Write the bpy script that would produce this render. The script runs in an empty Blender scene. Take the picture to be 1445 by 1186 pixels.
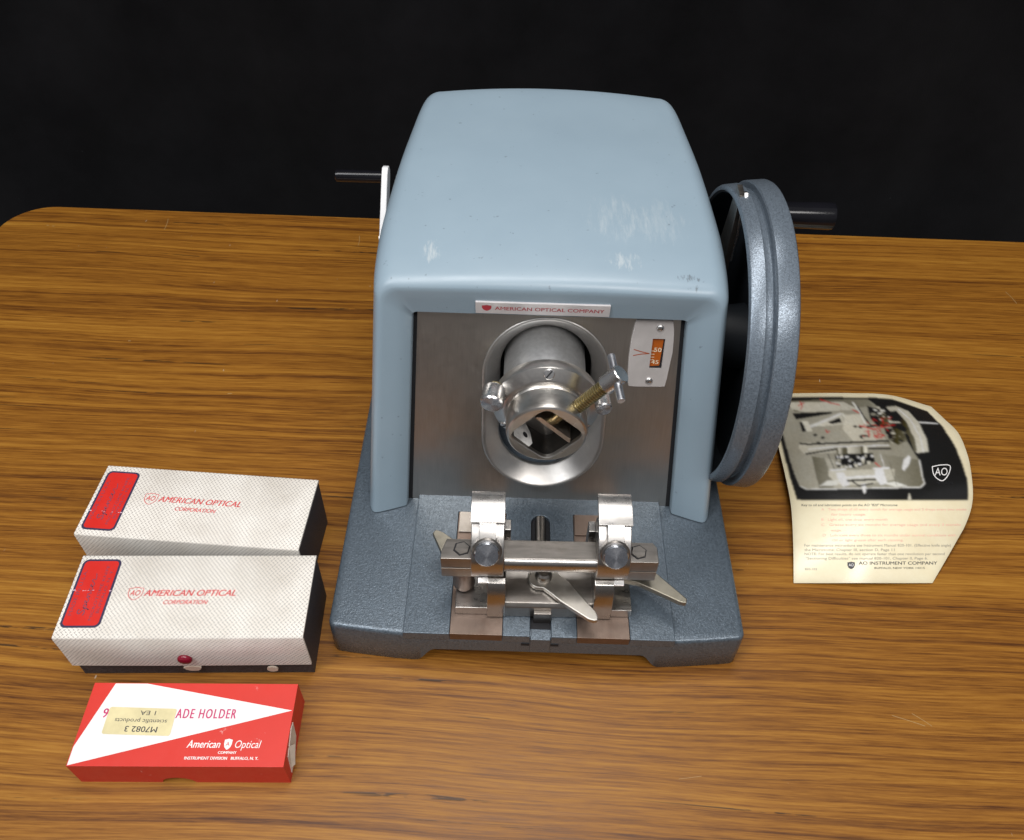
import bpy, bmesh, math, random
from mathutils import Vector, Matrix
import numpy as np
random.seed(7)
S = 0.01                      # every length below is written in centimetres
SC = bpy.context.scene
COL = SC.collection

# ------------------------------------------------------------------ camera
cam_d = bpy.data.cameras.new('camera'); cam = bpy.data.objects.new('camera', cam_d); COL.objects.link(cam)
F_PX = 1180.12
PITCH, YAW, ROLL = 0.832075, 0.00602978, 0.0331797
cp, sp, cy_, sy_ = math.cos(PITCH), math.sin(PITCH), math.cos(YAW), math.sin(YAW)
fw = Vector((-sy_*cp, cy_*cp, -sp)); rt = Vector((cy_, sy_, 0)); up = rt.cross(fw)
cr, sr = math.cos(ROLL), math.sin(ROLL)
r2 = rt*cr + up*sr; u2 = up*cr - rt*sr
M = Matrix((r2, u2, -fw)).transposed().to_4x4()
M.translation = Vector((-2.10836, -29.26417, 58.67253))*S
cam.matrix_world = M
cam_d.sensor_width = 36; cam_d.sensor_fit = 'HORIZONTAL'; cam_d.lens = F_PX/1445*36
cam_d.clip_start = 0.01; cam_d.clip_end = 50
SC.camera = cam

# ------------------------------------------------------------------ light
w = bpy.data.worlds.new('World'); SC.world = w; w.use_nodes = True
wn = w.node_tree; bgn = wn.nodes['Background']
bgn.inputs[1].default_value = 0.25
_tc = wn.nodes.new('ShaderNodeTexCoord'); _sx = wn.nodes.new('ShaderNodeSeparateXYZ'); _cr = wn.nodes.new('ShaderNodeValToRGB'); _mr = wn.nodes.new('ShaderNodeMapRange')
_mr.inputs[1].default_value = -1; _mr.inputs[2].default_value = 1
wn.links.new(_tc.outputs['Generated'], _sx.inputs[0]); wn.links.new(_sx.outputs[2], _mr.inputs[0]); wn.links.new(_mr.outputs[0], _cr.inputs[0]); wn.links.new(_cr.outputs[0], bgn.inputs[0])
for _i, (_p, _c) in enumerate(((0.0, (.17, .155, .145, 1)), (0.47, (.36, .33, .31, 1)), (0.60, (.75, .76, .80, 1)), (1.0, (1.0, 1.0, 1.03, 1)))):
    if _i > 1: _cr.color_ramp.elements.new(_p)
    _cr.color_ramp.elements[_i].position = _p; _cr.color_ramp.elements[_i].color = _c

def lamp(name, loc, target, sx, sy, power, col=(1, .97, .93)):
    d = bpy.data.lights.new(name, 'AREA'); d.shape = 'RECTANGLE'; d.size = sx; d.size_y = sy
    d.energy = power; d.color = col
    o = bpy.data.objects.new(name, d); COL.objects.link(o)
    o.location = loc
    v = Vector(target)-Vector(loc)
    o.rotation_euler = v.to_track_quat('-Z', 'Y').to_euler()
    return o
lamp('ceiling_light_panel', (-0.10, 0.22, 1.78), (0, 0.15, 0), 1.50, 0.55, 20, (1, .98, .96))
lamp('ceiling_light_panel', (0.50, -0.85, 1.70), (0.1, 0.05, 0), 1.10, 0.40, 15.5, (1, .97, .94))
lamp('ceiling_light_panel', (-0.85, -0.60, 1.60), (0, 0.1, 0), 0.40, 0.8, 11.5, (.96, .98, 1))
SC.view_settings.view_transform = 'Standard'; SC.view_settings.look = 'None'
SC.view_settings.exposure = 0.10; SC.view_settings.gamma = 1
SC.view_settings.use_curve_mapping = False
SC.render.engine = 'CYCLES'
SC.cycles.max_bounces = 8

# ------------------------------------------------------------------ materials
def lin(c):
    return tuple(((x/255)/12.92 if x/255 <= .04045 else ((x/255+.055)/1.055)**2.4) for x in c)
class NT:
    def __init__(s, name):
        s.m = bpy.data.materials.new(name); s.m.use_nodes = True; s.t = s.m.node_tree; s.n = s.t.nodes; s.b = s.n['Principled BSDF']
    def add(s, ty, **k):
        n = s.n.new(ty)
        for a, v in k.items(): setattr(n, a, v)
        return n
    def l(s, a, b): s.t.links.new(a, b)
    def coord(s, kind='Object', scale=(1, 1, 1), loc=(0, 0, 0), rot=(0, 0, 0)):
        tc = s.add('ShaderNodeTexCoord'); mp = s.add('ShaderNodeMapping')
        mp.inputs['Scale'].default_value = scale; mp.inputs['Location'].default_value = loc; mp.inputs['Rotation'].default_value = rot
        s.l(tc.outputs[kind], mp.inputs[0]); return mp.outputs[0]
    def noise(s, vec, scale=5, detail=3, rough=.5, dist=0):
        n = s.add('ShaderNodeTexNoise'); n.inputs['Scale'].default_value = scale; n.inputs['Detail'].default_value = detail
        n.inputs['Roughness'].default_value = rough; n.inputs['Distortion'].default_value = dist
        s.l(vec, n.inputs['Vector']); return n.outputs[0]
    def ramp(s, fac, stops, interp='LINEAR'):
        r = s.add('ShaderNodeValToRGB'); r.color_ramp.interpolation = interp
        e = r.color_ramp.elements
        while len(e) < len(stops): e.new(.5)
        for i, (p, c) in enumerate(stops):
            e[i].position = p; e[i].color = (*c, 1) if len(c) == 3 else c
        s.l(fac, r.inputs[0]); return r.outputs[0]
    def mix(s, fac, a, b, mode='MIX'):
        n = s.add('ShaderNodeMix', data_type='RGBA', blend_type=mode)
        for sock, v in ((n.inputs[0], fac), (n.inputs[6], a), (n.inputs[7], b)):
            if isinstance(v, (int, float)): sock.default_value = v
            elif isinstance(v, tuple): sock.default_value = (*v, 1)
            else: s.l(v, sock)
        return n.outputs[2]
    def math(s, op, a, b=None, c=None):
        n = s.add('ShaderNodeMath', operation=op)
        for i, v in enumerate((a, b, c)):
            if v is None: continue
            if isinstance(v, (int, float)): n.inputs[i].default_value = v
            else: s.l(v, n.inputs[i])
        return n.outputs[0]
    def bump(s, h, strength=.2, dist=.0005):
        n = s.add('ShaderNodeBump'); n.inputs['Strength'].default_value = strength; n.inputs['Distance'].default_value = dist
        s.l(h, n.inputs['Height']); s.l(n.outputs[0], s.b.inputs['Normal'])
    def set(s, **k):
        for a, v in k.items():
            i = s.b.inputs[a.replace('_', ' ')]
            if isinstance(v, (int, float)): i.default_value = v
            elif isinstance(v, tuple): i.default_value = (*v, 1)
            else: s.l(v, i)
        return s

def plain(name, col, rough=.5, metal=0, var=.06, spec=.5, scale=60, bump=0, coat=0):
    t = NT(name); v = t.coord()
    n = t.noise(v, scale, 4, .6)
    a = tuple(c*(1-var*2) for c in col); b = tuple(min(1, c*(1+var*2)) for c in col)
    t.set(Base_Color=t.ramp(n, [(.3, a), (.7, b)]), Metallic=metal, Coat_Weight=coat)
    t.b.inputs['Specular IOR Level'].default_value = spec
    rr = t.ramp(t.noise(v, scale*.4, 4, .6), [(.25, (rough*.8,)*3), (.75, (min(1, rough*1.25),)*3)])
    t.set(Roughness=rr)
    if bump: t.bump(t.noise(v, scale*12, 3, .6), bump, .0003)
    return t.m

def steel(name, col=(.56, .54, .51), rough=.3, brush=(1, 1, 1), bscale=400, dirt=.35, dirtcol=(.16, .12, .08), bump=.05, gv=.10, patch=.75):
    t = NT(name); v = t.coord(); vb = t.coord(scale=brush)
    g = t.noise(vb, bscale, 3, .6); d = t.noise(v, 45, 5, .65); d2 = t.noise(v, 160, 3, .6)
    base = t.ramp(g, [(.3, tuple(c*(1-gv) for c in col)), (.7, tuple(min(1, c*(1+gv*.7)) for c in col))])
    mask = t.ramp(d, [(.52, (0, 0, 0)), (.78, (dirt,)*3)])
    t.set(Base_Color=t.mix(mask, base, dirtcol), Metallic=t.ramp(d, [(.55, (1, 1, 1)), (.85, (patch,)*3)]))
    r = t.math('ADD', t.math('MULTIPLY', g, .12), t.math('MULTIPLY', d2, .10))
    t.set(Roughness=t.math('ADD', r, rough-.10))
    if bump: t.bump(g, bump, .0002)
    return t.m

MAT = {}
def wood():
    t = NT('teak_laminate')
    base = t.coord(rot=(0, 0, .012))
    st = t.coord(scale=(1, 11, 1), rot=(0, 0, .012))
    warp = t.noise(t.coord(scale=(1.6, 3.5, 1)), 1.3, 2, .5)
    # bands that wander
    sep = t.add('ShaderNodeSeparateXYZ'); t.l(base, sep.inputs[0])
    yw = t.math('ADD', sep.outputs[1], t.math('MULTIPLY', t.math('SUBTRACT', warp, .5), .035))
    cmb = t.add('ShaderNodeCombineXYZ'); t.l(t.math('MULTIPLY', sep.outputs[0], .42), cmb.inputs[0]); t.l(t.math('MULTIPLY', yw, 17), cmb.inputs[1])
    b1 = t.noise(cmb.outputs[0], 2.4, 4, .62, .0)
    cmb2 = t.add('ShaderNodeCombineXYZ'); t.l(t.math('MULTIPLY', sep.outputs[0], 1.0), cmb2.inputs[0]); t.l(t.math('MULTIPLY', yw, 100), cmb2.inputs[1])
    b2 = t.noise(cmb2.outputs[0], 2.2, 4, .65, .05)
    cmb3 = t.add('ShaderNodeCombineXYZ'); t.l(t.math('MULTIPLY', sep.outputs[0], 13), cmb3.inputs[0]); t.l(t.math('MULTIPLY', yw, 360), cmb3.inputs[1])
    b3 = t.noise(cmb3.outputs[0], 2.0, 4, .7)
    f = t.math('ADD', t.math('MULTIPLY', b1, .44), t.math('ADD', t.math('MULTIPLY', b2, .56), t.math('MULTIPLY', b3, .50)))
    f = t.math('SUBTRACT', f, .25)
    c = t.ramp(f, [(.33, (.072, .023, .005)), (.42, (.155, .056, .007)), (.50, (.235, .092, .011)), (.58, (.300, .128, .016)), (.70, (.385, .182, .026))])
    # short black pores strung along a few grain lines
    cmb4 = t.add('ShaderNodeCombineXYZ'); t.l(t.math('MULTIPLY', sep.outputs[0], 3.2), cmb4.inputs[0]); t.l(t.math('MULTIPLY', yw, 150), cmb4.inputs[1])
    p = t.noise(cmb4.outputs[0], 1.0, 2, .5, .2)
    cmb5 = t.add('ShaderNodeCombineXYZ'); t.l(t.math('MULTIPLY', sep.outputs[0], 60), cmb5.inputs[0]); t.l(t.math('MULTIPLY', yw, 260), cmb5.inputs[1])
    p2 = t.noise(cmb5.outputs[0], 1.0, 2, .5)
    pm = t.math('MULTIPLY', t.ramp(p, [(.67, (0, 0, 0)), (.70, (1, 1, 1))]), t.ramp(p2, [(.42, (0, 0, 0)), (.52, (1, 1, 1))]))
    c = t.mix(t.math('MULTIPLY', pm, .78), c, (.022, .012, .006))
    # tiny pale scratches and specks
    sk = t.noise(t.coord(scale=(1, .35, 1)), 210, 1, .4)
    c = t.mix(t.ramp(sk, [(.80, (0, 0, 0)), (.83, (.5, .5, .5))]), c, (.55, .5, .42))
    t.set(Base_Color=c, Roughness=t.ramp(b3, [(.3, (.36,)*3), (.7, (.48,)*3)]))
    t.b.inputs['Specular IOR Level'].default_value = .34
    t.bump(t.math('ADD', b3, t.math('MULTIPLY', pm, -1.5)), .12, .0003)
    return t.m
MAT['wood'] = wood()
MAT['edge'] = plain('dark_table_edge', (.05, .03, .018), .5)
MAT['velvet'] = None
def velvet():
    t = NT('black_velvet'); v = t.coord()
    n = t.noise(v, 7, 5, .65); f = t.noise(v, 700, 2, .5)
    c = t.ramp(n, [(.35, (.0022, .0022, .0028)), (.7, (.0062, .0062, .0074))])
    sk = t.noise(v, 160, 1, .3)
    c = t.mix(t.ramp(sk, [(.83, (0, 0, 0)), (.87, (.25,)*3)]), c, (.10, .12, .12))
    t.set(Base_Color=c, Roughness=.95, Sheen_Weight=.06); t.b.inputs['Specular IOR Level'].default_value = .08
    t.bump(f, .3, .0006); return t.m
MAT['velvet'] = velvet()

def hood_paint():
    t = NT('pale_blue_paint'); v = t.coord()
    n = t.noise(v, 9, 4, .6); f = t.noise(v, 900, 2, .5)
    c = t.ramp(n, [(.3, (.240, .318, .380)), (.7, (.266, .347, .409))])
    # rubbed chalky scuffs on the right front of the top, in the hood's own coordinates
    def blob(cx, cy, rx, ry, lo, hi, sc, ang, amt):
        m = t.coord(loc=(0, 0, 0)); sp_ = t.add('ShaderNodeSeparateXYZ'); t.l(m, sp_.inputs[0])
        dx = t.math('DIVIDE', t.math('SUBTRACT', sp_.outputs[0], cx), rx); dy = t.math('DIVIDE', t.math('SUBTRACT', sp_.outputs[1], cy), ry)
        d = t.math('ADD', t.math('MULTIPLY', dx, dx), t.math('MULTIPLY', dy, dy))
        g = t.math('MAXIMUM', t.math('SUBTRACT', 1, d), 0)
        s_ = t.noise(t.coord(scale=(1, .16, 1), rot=(0, 0, ang)), sc, 6, .75)
        return t.math('MULTIPLY', t.ramp(t.math('MULTIPLY', s_, t.math('POWER', g, .35)), [(lo, (0, 0, 0)), (hi, (1, 1, 1))]), amt)
    # object origin is at hood centre (x 0, y ~27)
    m1 = blob(.048, -.048, .038, .040, .44, .68, 230, .75, .27)
    m2 = blob(.078, -.050, .030, .038, .44, .68, 260, .55, .20)
    m3 = blob(-.083, -.086, .009, .016, .40, .56, 300, .4, .42)
    m4 = blob(.050, -.092, .022, .012, .44, .60, 300, .2, .36)
    for m in (m1, m2, m3, m4): c = t.mix(m, c, (.60, .62, .60))
    for q in ((.093, -.104, .012, .005), (.098, -.111, .008, .004), (-.118, .12, .004, .006)):
        c = t.mix(blob(*q, .47, .55, 420, 1.2, .55), c, (.055, .06, .065))
    sk = t.noise(v, 240, 2, .4)
    c = t.mix(t.ramp(sk, [(.73, (0, 0, 0)), (.77, (.5,)*3)]), c, (.10, .12, .14))
    t.set(Base_Color=c, Roughness=t.ramp(t.noise(v, 25, 4, .6), [(.3, (.28,)*3), (.7, (.40,)*3)]))
    t.b.inputs['Specular IOR Level'].default_value = .55
    t.bump(f, .10, .00012); return t.m
MAT['hood'] = hood_paint()

def hammer(name, col, amount=.5, sc=330):
    t = NT(name); v = t.coord()
    n1 = t.noise(v, sc, 3, .55, .6); n2 = t.noise(v, 14, 4, .6)
    dark = tuple(c*.72 for c in col); lite = tuple(min(1, c*1.32+.004) for c in col)
    c = t.ramp(n1, [(.36, dark), (.62, lite)])
    c = t.mix(t.ramp(n2, [(.35, (0, 0, 0)), (.75, (.35,)*3)]), c, tuple(x*.8 for x in col))
    chips = t.noise(v, 60, 3, .75)
    c = t.mix(t.ramp(chips, [(.735, (0, 0, 0)), (.76, (.6,)*3)]), c, (.30, .30, .29))
    t.set(Base_Color=c, Roughness=t.ramp(n1, [(.3, (.36,)*3), (.7, (.22,)*3)]), Metallic=.35)
    t.bump(n1, amount, .0004); return t.m
MAT['base'] = hammer('hammered_blue_grey_paint', (.094, .119, .145), .48, 720)
MAT['wheel'] = hammer('hammered_slate_paint', (.138, .168, .203), .28, 900)
MAT['base_front'] = MAT['base']
MAT['plate'] = steel('brushed_stainless_plate', (.64, .605, .56), .31, (8, .4, .4), 160, .04, (.4, .34, .28), 0, .05, .97)
MAT['steel'] = steel('worn_machined_steel', (.45, .435, .42), .28, (.5, 3, 3), 160, .35, (.22, .18, .11), 0, .08)
MAT['steel_dark'] = steel('oily_dark_steel', (.27, .25, .23), .32, (.5, 3, 3), 120, .5, (.13, .10, .065), 0, .12)
MAT['cast'] = steel('cast_grey_alloy', (.54, .545, .55), .48, (1, 1, 1), 300, .25, (.25, .25, .24), .06)
MAT['bright'] = steel('bright_turned_steel', (.68, .67, .66), .27, (1, 1, 1), 60, .05, bump=0, gv=.04)
MAT['rail'] = steel('rusty_brown_rail', (.225, .17, .14), .50, (3, .6, 1), 100, .5, (.13, .065, .04), .06)
MAT['brass'] = steel('yellow_brass', (.46, .39, .22), .34, (1, 1, 1), 200, .4, (.2, .15, .07), 0)
MAT['nickel'] = steel('satin_nickel_lever', (.46, .44, .405), .34, (1, 1, 1), 200, .3, (.3, .24, .14), 0, .05)
def spun(name='spun_knob_face', k=1.0):
    t = NT(name); v = t.coord(); sp_ = t.add('ShaderNodeSeparateXYZ'); t.l(v, sp_.inputs[0])
    # radial machining marks: fine noise on the angle
    a = t.math('ARCTAN2', sp_.outputs[2], sp_.outputs[0])
    n = t.noise(v, 900, 2, .5)
    t.set(Base_Color=t.ramp(n, [(.3, (.40*k, .42*k, .46*k)), (.7, (.55*k, .57*k, .61*k))]), Metallic=1.0, Roughness=.26, Anisotropic=.85, Anisotropic_Rotation=.25)
    tg = t.add('ShaderNodeTangent', direction_type='RADIAL', axis='Y'); t.l(tg.outputs[0], t.b.inputs['Tangent'])
    return t.m
MAT['spun'] = spun(); MAT['spun_light'] = spun('spun_bright_face', 1.35)
MAT['black'] = plain('black_gloss_plastic', (.006, .006, .008), .16, 0, .1, .32)
MAT['void'] = plain('matt_black_interior', (.006, .006, .008), .8)
MAT['white_paint'] = plain('pale_crank_paint', (.72, .72, .73), .4)
MAT['alum'] = plain('satin_aluminium_scale', (.56, .53, .515), .38, .35, .04)
MAT['orange'] = plain('orange_scale_drum', (.38, .085, .005), .45)
MAT['cream_ink'] = plain('cream_ink', (.72, .62, .45), .6)
MAT['redbrown'] = plain('red_brown_ink', (.33, .07, .02), .6)
MAT['badge'] = plain('silver_badge', (.66, .63, .63), .30, .25, .03)
MAT['red_ink'] = plain('crimson_ink', (.42, .035, .05), .5)
MAT['red_card'] = None
def card(name, col, wear=.5, rough=.38):
    t = NT(name); v = t.coord()
    n = t.noise(v, 55, 6, .75); n2 = t.noise(v, 20, 3, .6)
    c = t.ramp(n2, [(.3, tuple(x*.93 for x in col)), (.7, col)])
    m = t.math('MULTIPLY', t.ramp(n, [(.64, (0, 0, 0)), (.74, (1, 1, 1))]), wear)
    c = t.mix(m, c, (.80, .74, .70))
    t.set(Base_Color=c, Roughness=t.ramp(n, [(.3, (rough,)*3), (.75, (rough+.2,)*3)]))
    t.bump(t.noise(v, 120, 4, .6), .12, .0004); return t.m
MAT['red_card'] = card('glossy_red_card', (.62, .030, .018), .55)
MAT['white_card'] = card('glossy_white_card', (.80, .78, .77), .15)
MAT['raw_card'] = plain('raw_torn_card', (.66, .60, .52), .85)
MAT['sticker'] = plain('yellowed_sticker', (.66, .58, .33), .5)
MAT['ink_blue'] = plain('faded_blue_ink', (.055, .05, .11), .6)
MAT['ink_dark'] = plain('dark_print_ink', (.05, .05, .055), .6)
MAT['ink_grey'] = plain('faded_grey_ink', (.30, .28, .24), .7)
MAT['ink_pink'] = plain('faded_red_ink', (.82, .46, .38), .7)
MAT['label_red'] = card('red_box_label', (.60, .022, .015), .16, .30)
MAT['label_rim'] = plain('navy_label_border', (.040, .032, .075), .4)
MAT['white_ink'] = plain('white_print_ink', (.82, .80, .78), .5)
MAT['magenta_ink'] = plain('magenta_print_ink', (.52, .03, .14), .5)
MAT['button'] = plain('dark_red_button', (.20, .006, .022), .22)
MAT['dot_sticker'] = plain('buff_paper_dot', (.62, .52, .42), .7)
MAT['crease'] = plain('worn_label_crease', (.62, .45, .52), .6)
def cloth_white():
    t = NT('white_woven_bookcloth'); tc = t.add('ShaderNodeTexCoord'); sp_ = t.add('ShaderNodeSeparateXYZ'); t.l(tc.outputs['Object'], sp_.inputs[0])
    x = sp_.outputs[0]; yz = t.math('ADD', sp_.outputs[1], sp_.outputs[2])
    wob = t.math('MULTIPLY', t.noise(tc.outputs['Object'], 90, 2, .5), .0006)
    k = 2*math.pi/.0031; k2 = 2*math.pi/.0036
    a = t.math('SINE', t.math('MULTIPLY', t.math('ADD', x, wob), k))
    b = t.math('SINE', t.math('MULTIPLY', t.math('ADD', yz, wob), k2))
    c_ = t.math('SINE', t.math('MULTIPLY', t.math('ADD', t.math('MULTIPLY', x, .8), yz), 2*math.pi/.0014))
    p = t.math('ADD', t.math('MULTIPLY', a, b), t.math('MULTIPLY', c_, .5))
    p = t.math('MULTIPLY', p, t.math('ADD', .45, t.math('MULTIPLY', t.noise(tc.outputs['Object'], 170, 3, .7), 1.1)))
    m = t.ramp(t.math('ADD', t.math('MULTIPLY', p, .33), .5), [(.58, (0, 0, 0)), (.76, (1, 1, 1))])
    n = t.noise(tc.outputs['Object'], 22, 5, .68)
    cl = t.ramp(n, [(.3, (.62, .575, .51)), (.62, (.78, .745, .685))])
    cl = t.mix(t.math('MULTIPLY', m, .72), cl, (.17, .15, .15))
    t.set(Base_Color=cl, Roughness=.8); t.bump(p, -.3, .0003); return t.m
MAT['cloth'] = cloth_white()
def cloth_black():
    t = NT('black_woven_bookcloth'); v = t.coord()
    n = t.noise(v, 900, 2, .5); c = t.ramp(n, [(.4, (.016, .016, .020)), (.65, (.055, .053, .062))])
    t.set(Base_Color=c, Roughness=.6); t.bump(n, .35, .0004); return t.m
MAT['cloth_black'] = cloth_black()
def leaf():
    t = NT('aged_glossy_leaflet'); at = t.add('ShaderNodeVertexColor', layer_name='print')
    n = t.noise(t.coord(), 26, 5, .7)
    c = t.mix(t.ramp(n, [(.40, (0, 0, 0)), (.75, (.30,)*3)]), at.outputs[0], (.72, .58, .36), 'MULTIPLY')
    t.set(Base_Color=c, Roughness=.24); t.b.inputs['Specular IOR Level'].default_value = .5
    t.bump(t.noise(t.coord(), 60, 3, .5), .05, .0005); return t.m
MAT['leaf'] = leaf()

# ------------------------------------------------------------------ mesh helpers (cm)
class MB:
    def __init__(s): s.bm = bmesh.new()
    def face(s, pts):
        vs = [s.bm.verts.new(p) for p in pts]
        try: return s.bm.faces.new(vs)
        except ValueError: return None
    def loft(s, rings, closed=True, cap0=False, cap1=False):
        R_ = [[s.bm.verts.new(p) for p in r] for r in rings]
        n = len(R_[0])
        for a, b in zip(R_, R_[1:]):
            for i in range(n if closed else n-1):
                j = (i+1) % n
                s.bm.faces.new((a[i], a[j], b[j], b[i]))
        if cap0: s.bm.faces.new(R_[0][::-1])
        if cap1: s.bm.faces.new(R_[-1])
        return s
    def box(s, x0, x1, y0, y1, z0, z1, f=None):
        f = f or (lambda p: p)
        P = [f(Vector((x, y, z))) for z in (z0, z1) for x, y in ((x0, y0), (x1, y0), (x1, y1), (x0, y1))]
        return s.loft([P[:4], P[4:]], True, True, True)
    def prism(s, poly, a0, a1, f):           # f(u, v, a) -> point
        return s.loft([[f(u, v, a0) for u, v in poly], [f(u, v, a1) for u, v in poly]], True, True, True)
    def tube(s, prof, origin, axis, n=40, cap0=True, cap1=True, phase=0):  # prof: (distance along axis, radius)
        ax = Vector(axis).normalized(); q = ax.to_track_quat('Z', 'Y'); e1 = q @ Vector((1, 0, 0)); e2 = q @ Vector((0, 1, 0)); o = Vector(origin)
        rings = [[o+ax*d+(e1*math.cos(2*math.pi*i/n+phase)+e2*math.sin(2*math.pi*i/n+phase))*r for i in range(n)] for d, r in prof]
        return s.loft(rings, True, cap0, cap1)
    def bevel(s, w, seg=2, ang=30):
        s.bev = True
        bm = s.bm; bmesh.ops.recalc_face_normals(bm, faces=bm.faces)
        es = [e for e in bm.edges if len(e.link_faces) == 2 and e.calc_face_angle(0) > math.radians(ang)]
        bmesh.ops.bevel(bm, geom=es, offset=w, segments=seg, profile=.5, affect='EDGES', clamp_overlap=True)
        return s
ORG = {}
def finish_props(o, label=None, cat=None, group=None, kind=None):
    if label: o['label'] = label
    if cat: o['category'] = cat
    if group: o['group'] = group
    if kind: o['kind'] = kind
    return o
def obj(name, mb, mat, parent=None, origin=None, smooth=35, label=None, recalc=True, **k):
    bm = mb.bm
    if recalc: bmesh.ops.recalc_face_normals(bm, faces=bm.faces)
    xs = np.array([v.co[:] for v in bm.verts])
    if origin is None:
        lo, hi = xs.min(0), xs.max(0); origin = ((lo[0]+hi[0])/2, (lo[1]+hi[1])/2, lo[2])
    O = Vector(origin)
    for v in bm.verts: v.co = (v.co-O)*S
    me = bpy.data.meshes.new(name); bm.to_mesh(me); bm.free()
    me.materials.append(MAT[mat] if isinstance(mat, str) else mat)
    for p in me.polygons: p.use_smooth = True
    me.set_sharp_from_angle(angle=math.radians(smooth))
    o = bpy.data.objects.new(name, me); COL.objects.link(o)
    if getattr(mb, 'bev', False):
        wm = o.modifiers.new('weighted', 'WEIGHTED_NORMAL'); wm.keep_sharp = True; wm.weight = 90
    po = ORG.get(parent.name, Vector((0, 0, 0))) if parent else Vector((0, 0, 0))
    o.location = (O-po)*S
    if parent: o.parent = parent
    ORG[o.name] = O
    return finish_props(o, label, **k)
def thing(name, loc, label, cat, rotz=0, group=None, local=False):
    o = bpy.data.objects.new(name, None); COL.objects.link(o); o.empty_display_size = .02
    o.location = Vector(loc)*S; o.rotation_euler = (0, 0, rotz)
    ORG[o.name] = Vector((0, 0, 0)) if local else Vector(loc)
    return finish_props(o, label, cat, group)

def text_geo(body, shear=0, bold=0.0, spacing=1.0):
    c = bpy.data.curves.new('t', 'FONT'); c.body = body; c.shear = shear; c.offset = bold; c.space_character = spacing; c.resolution_u = 3
    o = bpy.data.objects.new('t', c); COL.objects.link(o)
    dg = bpy.context.evaluated_depsgraph_get(); me = bpy.data.meshes.new_from_object(o.evaluated_get(dg))
    V = np.array([v.co[:2] for v in me.vertices]) if len(me.vertices) else np.zeros((1, 2)); Fs = [tuple(p.vertices) for p in me.polygons]
    bpy.data.objects.remove(o); bpy.data.curves.remove(c); bpy.data.meshes.remove(me)
    return V, Fs
def put_text(mb, body, f, x0, x1, y0, y1, shear=0, bold=0.0, spacing=1.0):
    """fits the text into x0..x1 / y0..y1 (baseline..cap height) and maps it with f(u, v) -> 3D"""
    V, Fs = text_geo(body, shear, 0, spacing)
    lo, hi = V[:, 0].min(), V[:, 0].max()
    CH = .69
    copies = [(0, 0)] if not bold else [(0, 0), (bold*1.3, .0022), (-bold*1.3, .0044)]
    for sh_, lift in copies:
        dx = sh_*(y1-y0)
        vs = [mb.bm.verts.new(f(x0+(v[0]-lo)/(hi-lo)*(x1-x0)+dx, y0+v[1]/CH*(y1-y0))+Vector((0, -lift*.5, lift))) for v in V]
        for p in Fs:
            try: mb.bm.faces.new([vs[i] for i in p])
            except ValueError: pass
def stroke(mb, pts, wid, f, sub=8):
    """pen stroke: Catmull-Rom polyline as a flat ribbon"""
    P = [np.array(p, float) for p in pts]; P = [2*P[0]-P[1]]+P+[2*P[-1]-P[-2]]; Q = []
    for i in range(1, len(P)-2):
        for k in range(sub):
            t = k/sub; a, b, c, d = P[i-1:i+3]
            Q.append(.5*((2*b)+(c-a)*t+(2*a-5*b+4*c-d)*t*t+(-a+3*b-3*c+d)*t**3))
    Q.append(P[-2]); L = []
    for i, q in enumerate(Q):
        d = Q[min(i+1, len(Q)-1)]-Q[max(i-1, 0)]; n = np.array([-d[1], d[0]])/(np.hypot(*d)+1e-9)*wid/2
        L.append((mb.bm.verts.new(f(*(q+n))), mb.bm.verts.new(f(*(q-n)))))
    for a, b in zip(L, L[1:]): mb.bm.faces.new((a[0], b[0], b[1], a[1]))
def poly_fill(mb, pts, f): mb.face([f(*p) for p in pts])
def rrect(x0, x1, y0, y1, r, n=6):
    out = []
    for cx, cy, a in ((x1-r, y1-r, 0), (x0+r, y1-r, 90), (x0+r, y0+r, 180), (x1-r, y0+r, 270)):
        for i in range(n+1):
            t = math.radians(a+90*i/n); out.append((cx+r*math.cos(t), cy+r*math.sin(t)))
    return out
def shield(cx, cy, w_, h_):
    return [(cx+w_*a, cy+h_*b) for a, b in ((-.5, .40), (-.25, .44), (0, .5), (.25, .44), (.5, .40), (.49, .0), (.38, -.27), (.18, -.44), (0, -.52), (-.18, -.44), (-.38, -.27), (-.49, .0))]

# ------------------------------------------------------------------ setting
def backdrop():
    mb = MB(); rings = []
    for j in range(60):
        x = -130+270*j/59
        r = []
        for i in range(40):
            z = -40+290*i/39
            y = 66 + 1.3*math.sin(x*.11+1.2*math.sin(z*.03)) + .7*math.sin(x*.29+z*.02) + .02*max(0, z)
            r.append((x, y, z))
        rings.append(r)
    mb.loft(rings, closed=False)
    obj('backdrop_cloth', mb, 'velvet', label='black velvet cloth hanging as a backdrop behind the table', cat='backdrop', kind='structure', smooth=80)
backdrop()

def table():
    root = thing('table', (0, 18, -2.6), 'wood grain laminate table top with rounded corner under everything', 'table'); root['kind'] = 'structure'
    pts = []
    x0, x1, y0, y1 = -63.5, 95, -20, 56.27
    for cx, cy, a, r in ((x1-3, y1-3, 0, 3), (x0+5.3, y1-5.3, 90, 5.3), (x0+6.5, y0+6.5, 180, 6.5), (x1-3, y0+3, 270, 3)):
        for i in range(13):
            t = math.radians(a+90*i/12); pts.append((cx+r*math.cos(t), cy+r*math.sin(t)))
    mb = MB(); mb.prism(pts, -.25, 0, lambda u, v, a: Vector((u, v, a))).bevel(.06, 2)
    obj('tabletop', mb, 'wood', root, origin=(0, 18, 0), smooth=40)
    mb = MB(); mb.prism([(u*1-.0, v) for u, v in [((u-15.4)*.9985+15.4, (v-18)*.997+18) for u, v in pts]], -2.6, -.252, lambda u, v, a: Vector((u, v, a)))
    obj('edge_band', mb, 'edge', root, smooth=40)
table()
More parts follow.
